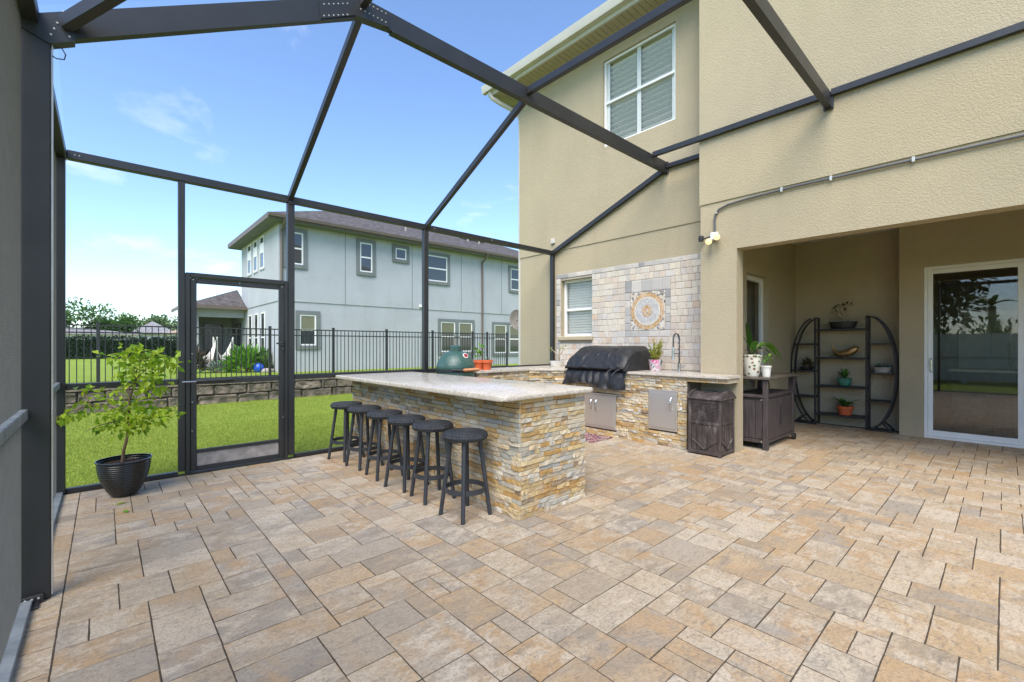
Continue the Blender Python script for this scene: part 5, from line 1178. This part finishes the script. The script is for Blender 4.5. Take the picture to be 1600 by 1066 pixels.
# satellite dish beside the tan house
ds = thing('satellite_dish', 'grey satellite dish sticking out beside the tan house corner', 'satellite dish', (6.62, 6.62, 1.75))
vd = Vector((-.25, -.95, .15)).normalized(); u1 = vd.cross(Vector((0, 0, 1))).normalized(); u2 = u1.cross(vd); m = MB(); dc = Vector((6.74, 7.22, 1.90)); nq = 28
vs = [dc - vd * .05]
for ring, (rr, dp) in enumerate(((.08, -.045), (.16, -.028), (.23, .0))):
    for k in range(nq): a = 2 * math.pi * k / nq; vs.append(dc + vd * dp + (u1 * math.cos(a) * .9 + u2 * math.sin(a)) * rr)
fs = [(0, 1 + k, 1 + (k + 1) % nq) for k in range(nq)] + [(1 + rg * nq + k, 1 + rg * nq + (k + 1) % nq, 1 + (rg + 1) * nq + (k + 1) % nq, 1 + (rg + 1) * nq + k) for rg in range(2) for k in range(nq)]
m.add(vs, fs); m.build('dish', M['concrete'], ds, smooth=60, recalc=False); MB().tube([dc - vd * .05, dc - vd * .12 + Vector((0, 0, -.12)), (6.72, 6.95, 1.62), (6.72, 6.625, 1.62)], .02, 8).build('arm', M['cable'], ds)

# ---------------------------------------------------------------- neighbour's garden by the porch
def hammock(x, y, lab, w=.62):
    t = thing('hammock_chair', lab, 'hammock chair', (x, y, .27)); m = MB(); n = 12; vs = []
    for i in range(n + 1):
        s = i / n; xx = x - w / 2 + w * s; zz = .62 + 1.0 * abs(2 * s - 1) ** 1.7
        ww = .12 + .6 * math.sin(math.pi * s); vs += [(xx, y - ww / 2, zz - .12 * math.sin(math.pi * s)), (xx, y + ww / 2, zz + .30 * math.sin(math.pi * s))]
    m.add(vs, [(2 * i, 2 * i + 1, 2 * i + 3, 2 * i + 2) for i in range(n)]); m.build('canvas_seat', M['canvas'], t, smooth=60, recalc=False)
    MB().tube([(x - w / 2 - .02, y, .28), (x - w / 2 - .02, y, 1.66)], .022, 8).build('pole', M['canvas'], t); MB().tube([(x + w / 2 + .02, y, .28), (x + w / 2 + .02, y, 1.66)], .022, 8).build('pole', M['canvas'], t)
    MB().tube([(x - w / 2, y, .29), (x, y - .2, .45), (x + w / 2, y, .29)], .02, 8).build('base_bow', M['rope_green'], t)
hammock(2.86, 20.3, 'cream canvas hammock chair by the porch, the left one'); hammock(3.44, 20.6, 'cream canvas hammock chair by the porch, the one nearer the blue-grey wall')
def bush(name, lab, c, rad, n, L, mat, wid=.3, updir=.4, group=None, cat='shrub', stems=6):
    t = thing(name, lab, cat, (c[0], c[1], c[2]), group); b = []; d = []
    for _ in range(n):
        v = rng.normal(size=3); v /= np.linalg.norm(v); v[2] = abs(v[2]); q = rng.uniform(.45, 1.0) ** .6; k = 1 + .22 * math.sin(v[0] * 7 + c[0]) * math.cos(v[1] * 6 + c[1])
        b.append((c[0] + v[0] * rad[0] * q * k, c[1] + v[1] * rad[1] * q * k, c[2] + .05 + v[2] * rad[2] * q * k)); d.append(v + rng.normal(size=3) * .5 + np.array([0, 0, updir]))
    leaf_mesh('foliage', b, d, rng.uniform(.6, 1.2, n) * L, wid, mat, t)
    for k in range(stems):
        a = rng.uniform(0, 6.28); MB().tube([(c[0], c[1], c[2] - .02), (c[0] + rad[0] * .4 * math.cos(a), c[1] + rad[1] * .4 * math.sin(a), c[2] + rad[2] * .7)], [.02, .006], 5).build('stem', M['bark'], t)
    return t
bush('garden_plant', 'big bright green leafy clump in the bed by the blue-grey wall', (4.05, 19.7, .28), (.62, .4, .75), 420, .42, M['leaf_bright'], .28, .7)
bush('garden_plant', 'dull purplish spiky plant at the left of the hammock chairs', (2.45, 20.2, .28), (.28, .28, .75), 220, .40, M['leaf_purple'], .14, .9)
bush('garden_plant', 'low grey-green plant at the foot of the hammock chairs', (3.15, 19.9, .28), (.35, .25, .32), 160, .22, M['leaf_grey'], .2, .7)
bush('garden_plant', 'dark leafy plant against the blue-grey wall, right end of the bed', (4.62, 19.6, .28), (.28, .25, .65), 200, .34, M['leaf_tree'], .3, .7)
bl = thing('blue_globe', 'blue glazed globe on a stake above the leafy clump', 'garden globe', (3.88, 19.85, .28)); MB().lathe([(.001, -.12), (.06, -.105), (.11, -.05), (.12, 0), (.11, .05), (.06, .105), (.001, .12)], (3.88, 19.85, 1.16), 20).build('globe', M['blue'], bl, smooth=60); MB().tube([(3.88, 19.85, .28), (3.88, 19.85, 1.06)], .012, 6).build('stake', M['dark_metal'], bl)
tag(MB().lathe([(.001, 0), (.09, 0), (.16, .08), (.185, .18), (.16, .29), (.10, .34), (.11, .37), (.09, .37), (.08, .3), (.001, .28)], (4.36, 19.2, .285), 24).build('blue_jar', M['blue'], smooth=60), 'cobalt blue glazed jar lying low in the garden bed', 'jar')
for x, y, rr, lab in ((4.62, 19.05, .17, 'rounded grey boulder right of the blue jar'), (4.80, 19.15, .14, 'smaller grey boulder against the house corner')):
    m = MB().lathe([(.001, 0), (.8, .05), (1, .4), (.85, .8), (.5, 1.05), (.001, 1.1)], (0, 0, 0), 14, fn=lambda a, z: 1 + .12 * math.sin(a * 3 + z * 2)); m.v = [(x + v[0] * rr * 1.4, y + v[1] * rr, .27 + v[2] * rr) for v in m.v]; tag(m.build('boulder', M['concrete'], smooth=60), lab, 'boulder', 'boulders in the bed')

# ================================================================ FAR HEDGE, HOUSES, TREES
hg = thing('hedge', 'long dark clipped hedge across the far lawn', 'hedge', (2, 48, .25)); qb(-16, 13.5, 47.5, 48.9, .2, 1.75, 'woody_core', M['leaf_dark'], hg)
n = 15000; x = rng.uniform(-16.2, 13.6, n); fr = rng.uniform(0, 1, n); top = 1.86 + .13 * np.sin(x * 1.7) * np.sin(x * .6); y = np.where(fr < .7, 47.45 + rng.normal(0, .08, n), rng.uniform(47.4, 48.9, n)); z = np.where(fr < .7, rng.uniform(.25, 1, n) * top, top + rng.normal(0, .07, n))
leaf_mesh('foliage', np.stack([x, y, z], 1), rng.normal(size=(n, 3)) + np.array([0, -.5, .3]), rng.uniform(.10, .24, n), .5, M['leaf_dark'], hg)
def far_house(x0, x1, y0, y1, zw, zr, wm, rm, lab):
    t = thing('far_house', lab, 'house', ((x0 + x1) / 2, (y0 + y1) / 2, .25), 'far single-storey houses'); MB().box(x0 + .4, x1 - .4, y0 + .4, y1 - .4, .1, zw).build('wall', wm, t, smooth=0); hip(x0, x1, y0, y1, zw, zr, 'roof', rm, t)
    for k in range(3):
        xx = x0 + (x1 - x0) * (.2 + .25 * k); MB().box(xx, xx + 1.0, y0 + .36, y0 + .41, 1.0, zw - .4).build('window', M['far_glass'], t, smooth=0)
wallp = simple('pale_far_stucco', (.60, .58, .55), .9); roof_pale = shingles('pale_grey_shingles', (.17, .165, .17))
far_house(-11, 3.2, 64, 74, 2.5, 3.3, wallp, roof_pale, 'pale house with low grey roof behind the hedge, leftmost'); far_house(2.2, 8, 80, 92, 2.9, 4.8, wallp, roof_pale, 'grey-roofed house farther back, between the trees')
far_house(4.8, 15, 58, 68, 2.55, 4.6, wallp, M['roof_tan'], 'pale house with tan roof behind the hedge, beside the porch')
def tree(c, h, rad, n, L, mat, lab, seed):
    r = random.Random(seed); t = thing('broadleaf_tree', lab, 'tree', c, 'trees behind the far houses'); cz = c[2] + h - rad * .8
    MB().tube([c, (c[0] + .1, c[1], c[2] + h * .4), (c[0] - .1, c[1], cz)], [.22, .16, .08], 7).build('trunk', M['bark_tree'], t)
    n = int(n * 1.9); L *= 1.15; rad *= 1.15
    blobs = [(c[0] + r.uniform(-1, 1) * rad * .75, c[1] + r.uniform(-.7, .7) * rad, cz + r.uniform(-.75, .6) * rad, rad * r.uniform(.28, .52)) for _ in range(13)]; b = []; d = []
    for q in blobs[:7]: MB().tube([(c[0], c[1], c[2] + h * .35), ((c[0] + q[0]) / 2, (c[1] + q[1]) / 2, (c[2] + h * .35 + q[2]) / 2 + .2), q[:3]], [.09, .06, .03], 5).build('limb', M['bark_tree'], t)
    for q in blobs:
        m_ = n // 13; v = rng.normal(size=(m_, 3)); v /= np.linalg.norm(v, axis=1, keepdims=True); b.append(np.array(q[:3]) + v * q[3] * rng.uniform(.35, 1.12, (m_, 1)) * np.array([1, 1, .8])); d.append(v + rng.normal(size=(m_, 3)) * .6)
    b = np.concatenate(b); d = np.concatenate(d); leaf_mesh('crown', b, d, rng.uniform(.6, 1.3, len(b)) * L, .5, mat, t)
TL = [((-2.3, 70, .25), 7.2, 3.0, 2600, .34, 'leaf_tree', 'bright green tree above the hedge, leftmost'), ((1.0, 72, .25), 6.9, 2.3, 2000, .32, 'leaf_tree', 'dark green tree with two upright tops, second from left'), ((4.4, 95, .25), 7.4, 3.6, 2200, .42, 'leaf_pale', 'pale green tree behind the grey roof'),
      ((9.5, 92, .25), 8.2, 4.0, 2600, .44, 'leaf_pale', 'tall pale green tree in the middle distance'), ((12.8, 86, .25), 6.9, 3.2, 2000, .40, 'leaf_tree', 'green tree right of the tall pale one'), ((15.8, 84, .25), 6.6, 3.2, 2000, .40, 'leaf_pale', 'pale tree nearest the porch roof'),
      ((-6.5, 76, .25), 6.8, 3.2, 2000, .36, 'leaf_tree', 'green tree at the corner post, far left'), ((7.0, 104, .25), 8.0, 4.0, 1800, .5, 'leaf_tree', 'dull green tree between the two pale ones')]
for i, (c, h, rad, n, Lf, mt_, lab) in enumerate(TL): tree(c, h * .72, rad * .95, n, Lf, M[mt_], lab, 40 + i)

# ================================================================ SIDE YARD (mirrored in the sliding door)
vf = thing('vinyl_fence', 'white vinyl privacy fence along the side lawn, mirrored in the sliding door', 'fence', (-5.4, 2, -.04))
for k in range(9):
    y = -7 + k * 2.0; MB().box(-5.46, -5.34, y - .06, y + .06, -.05, 1.85, .008).build('post', M['vinyl_fence'], vf)
    if k < 8:
        for j in range(12): MB().box(-5.415, -5.385, y + .065 + j * .156, y + .065 + j * .156 + .15, .05, 1.75).build('board', M['vinyl_fence'], vf)
for i in range(5): bush('side_shrub', ['dark green shrub over the white fence, %s in the sliding door mirror' % w for w in ('leftmost', 'second from left', 'middle one', 'second from right', 'rightmost')][i], (-6.6, -3 + i * 1.7, -.04), (1.0, 1.0, 2.2 + .2 * (i % 2)), 900, .28, M['leaf_tree'], .35, .4, 'shrubs behind the white fence')
tree((-10.5, 3.2, -.04), 6.5, 2.3, 2200, .3, M['leaf_dark'], 'dark tree standing over the side yard, mirrored in the glass', 77)
pm = thing('palm_tree', 'small fan palm behind the white fence, mirrored in the sliding door', 'palm', (-8.4, .35, -.04)); MB().tube([(-8.4, .35, -.1), (-8.4, .3, 1.6), (-8.4, .35, 2.9)], [.16, .13, .11], 10).build('trunk', M['bark'], pm); strap_plant(pm, M['leaf_tree'], (-8.4, .35, 2.9), 26, 1.0, .16, .75, .5, 31, 'frond')
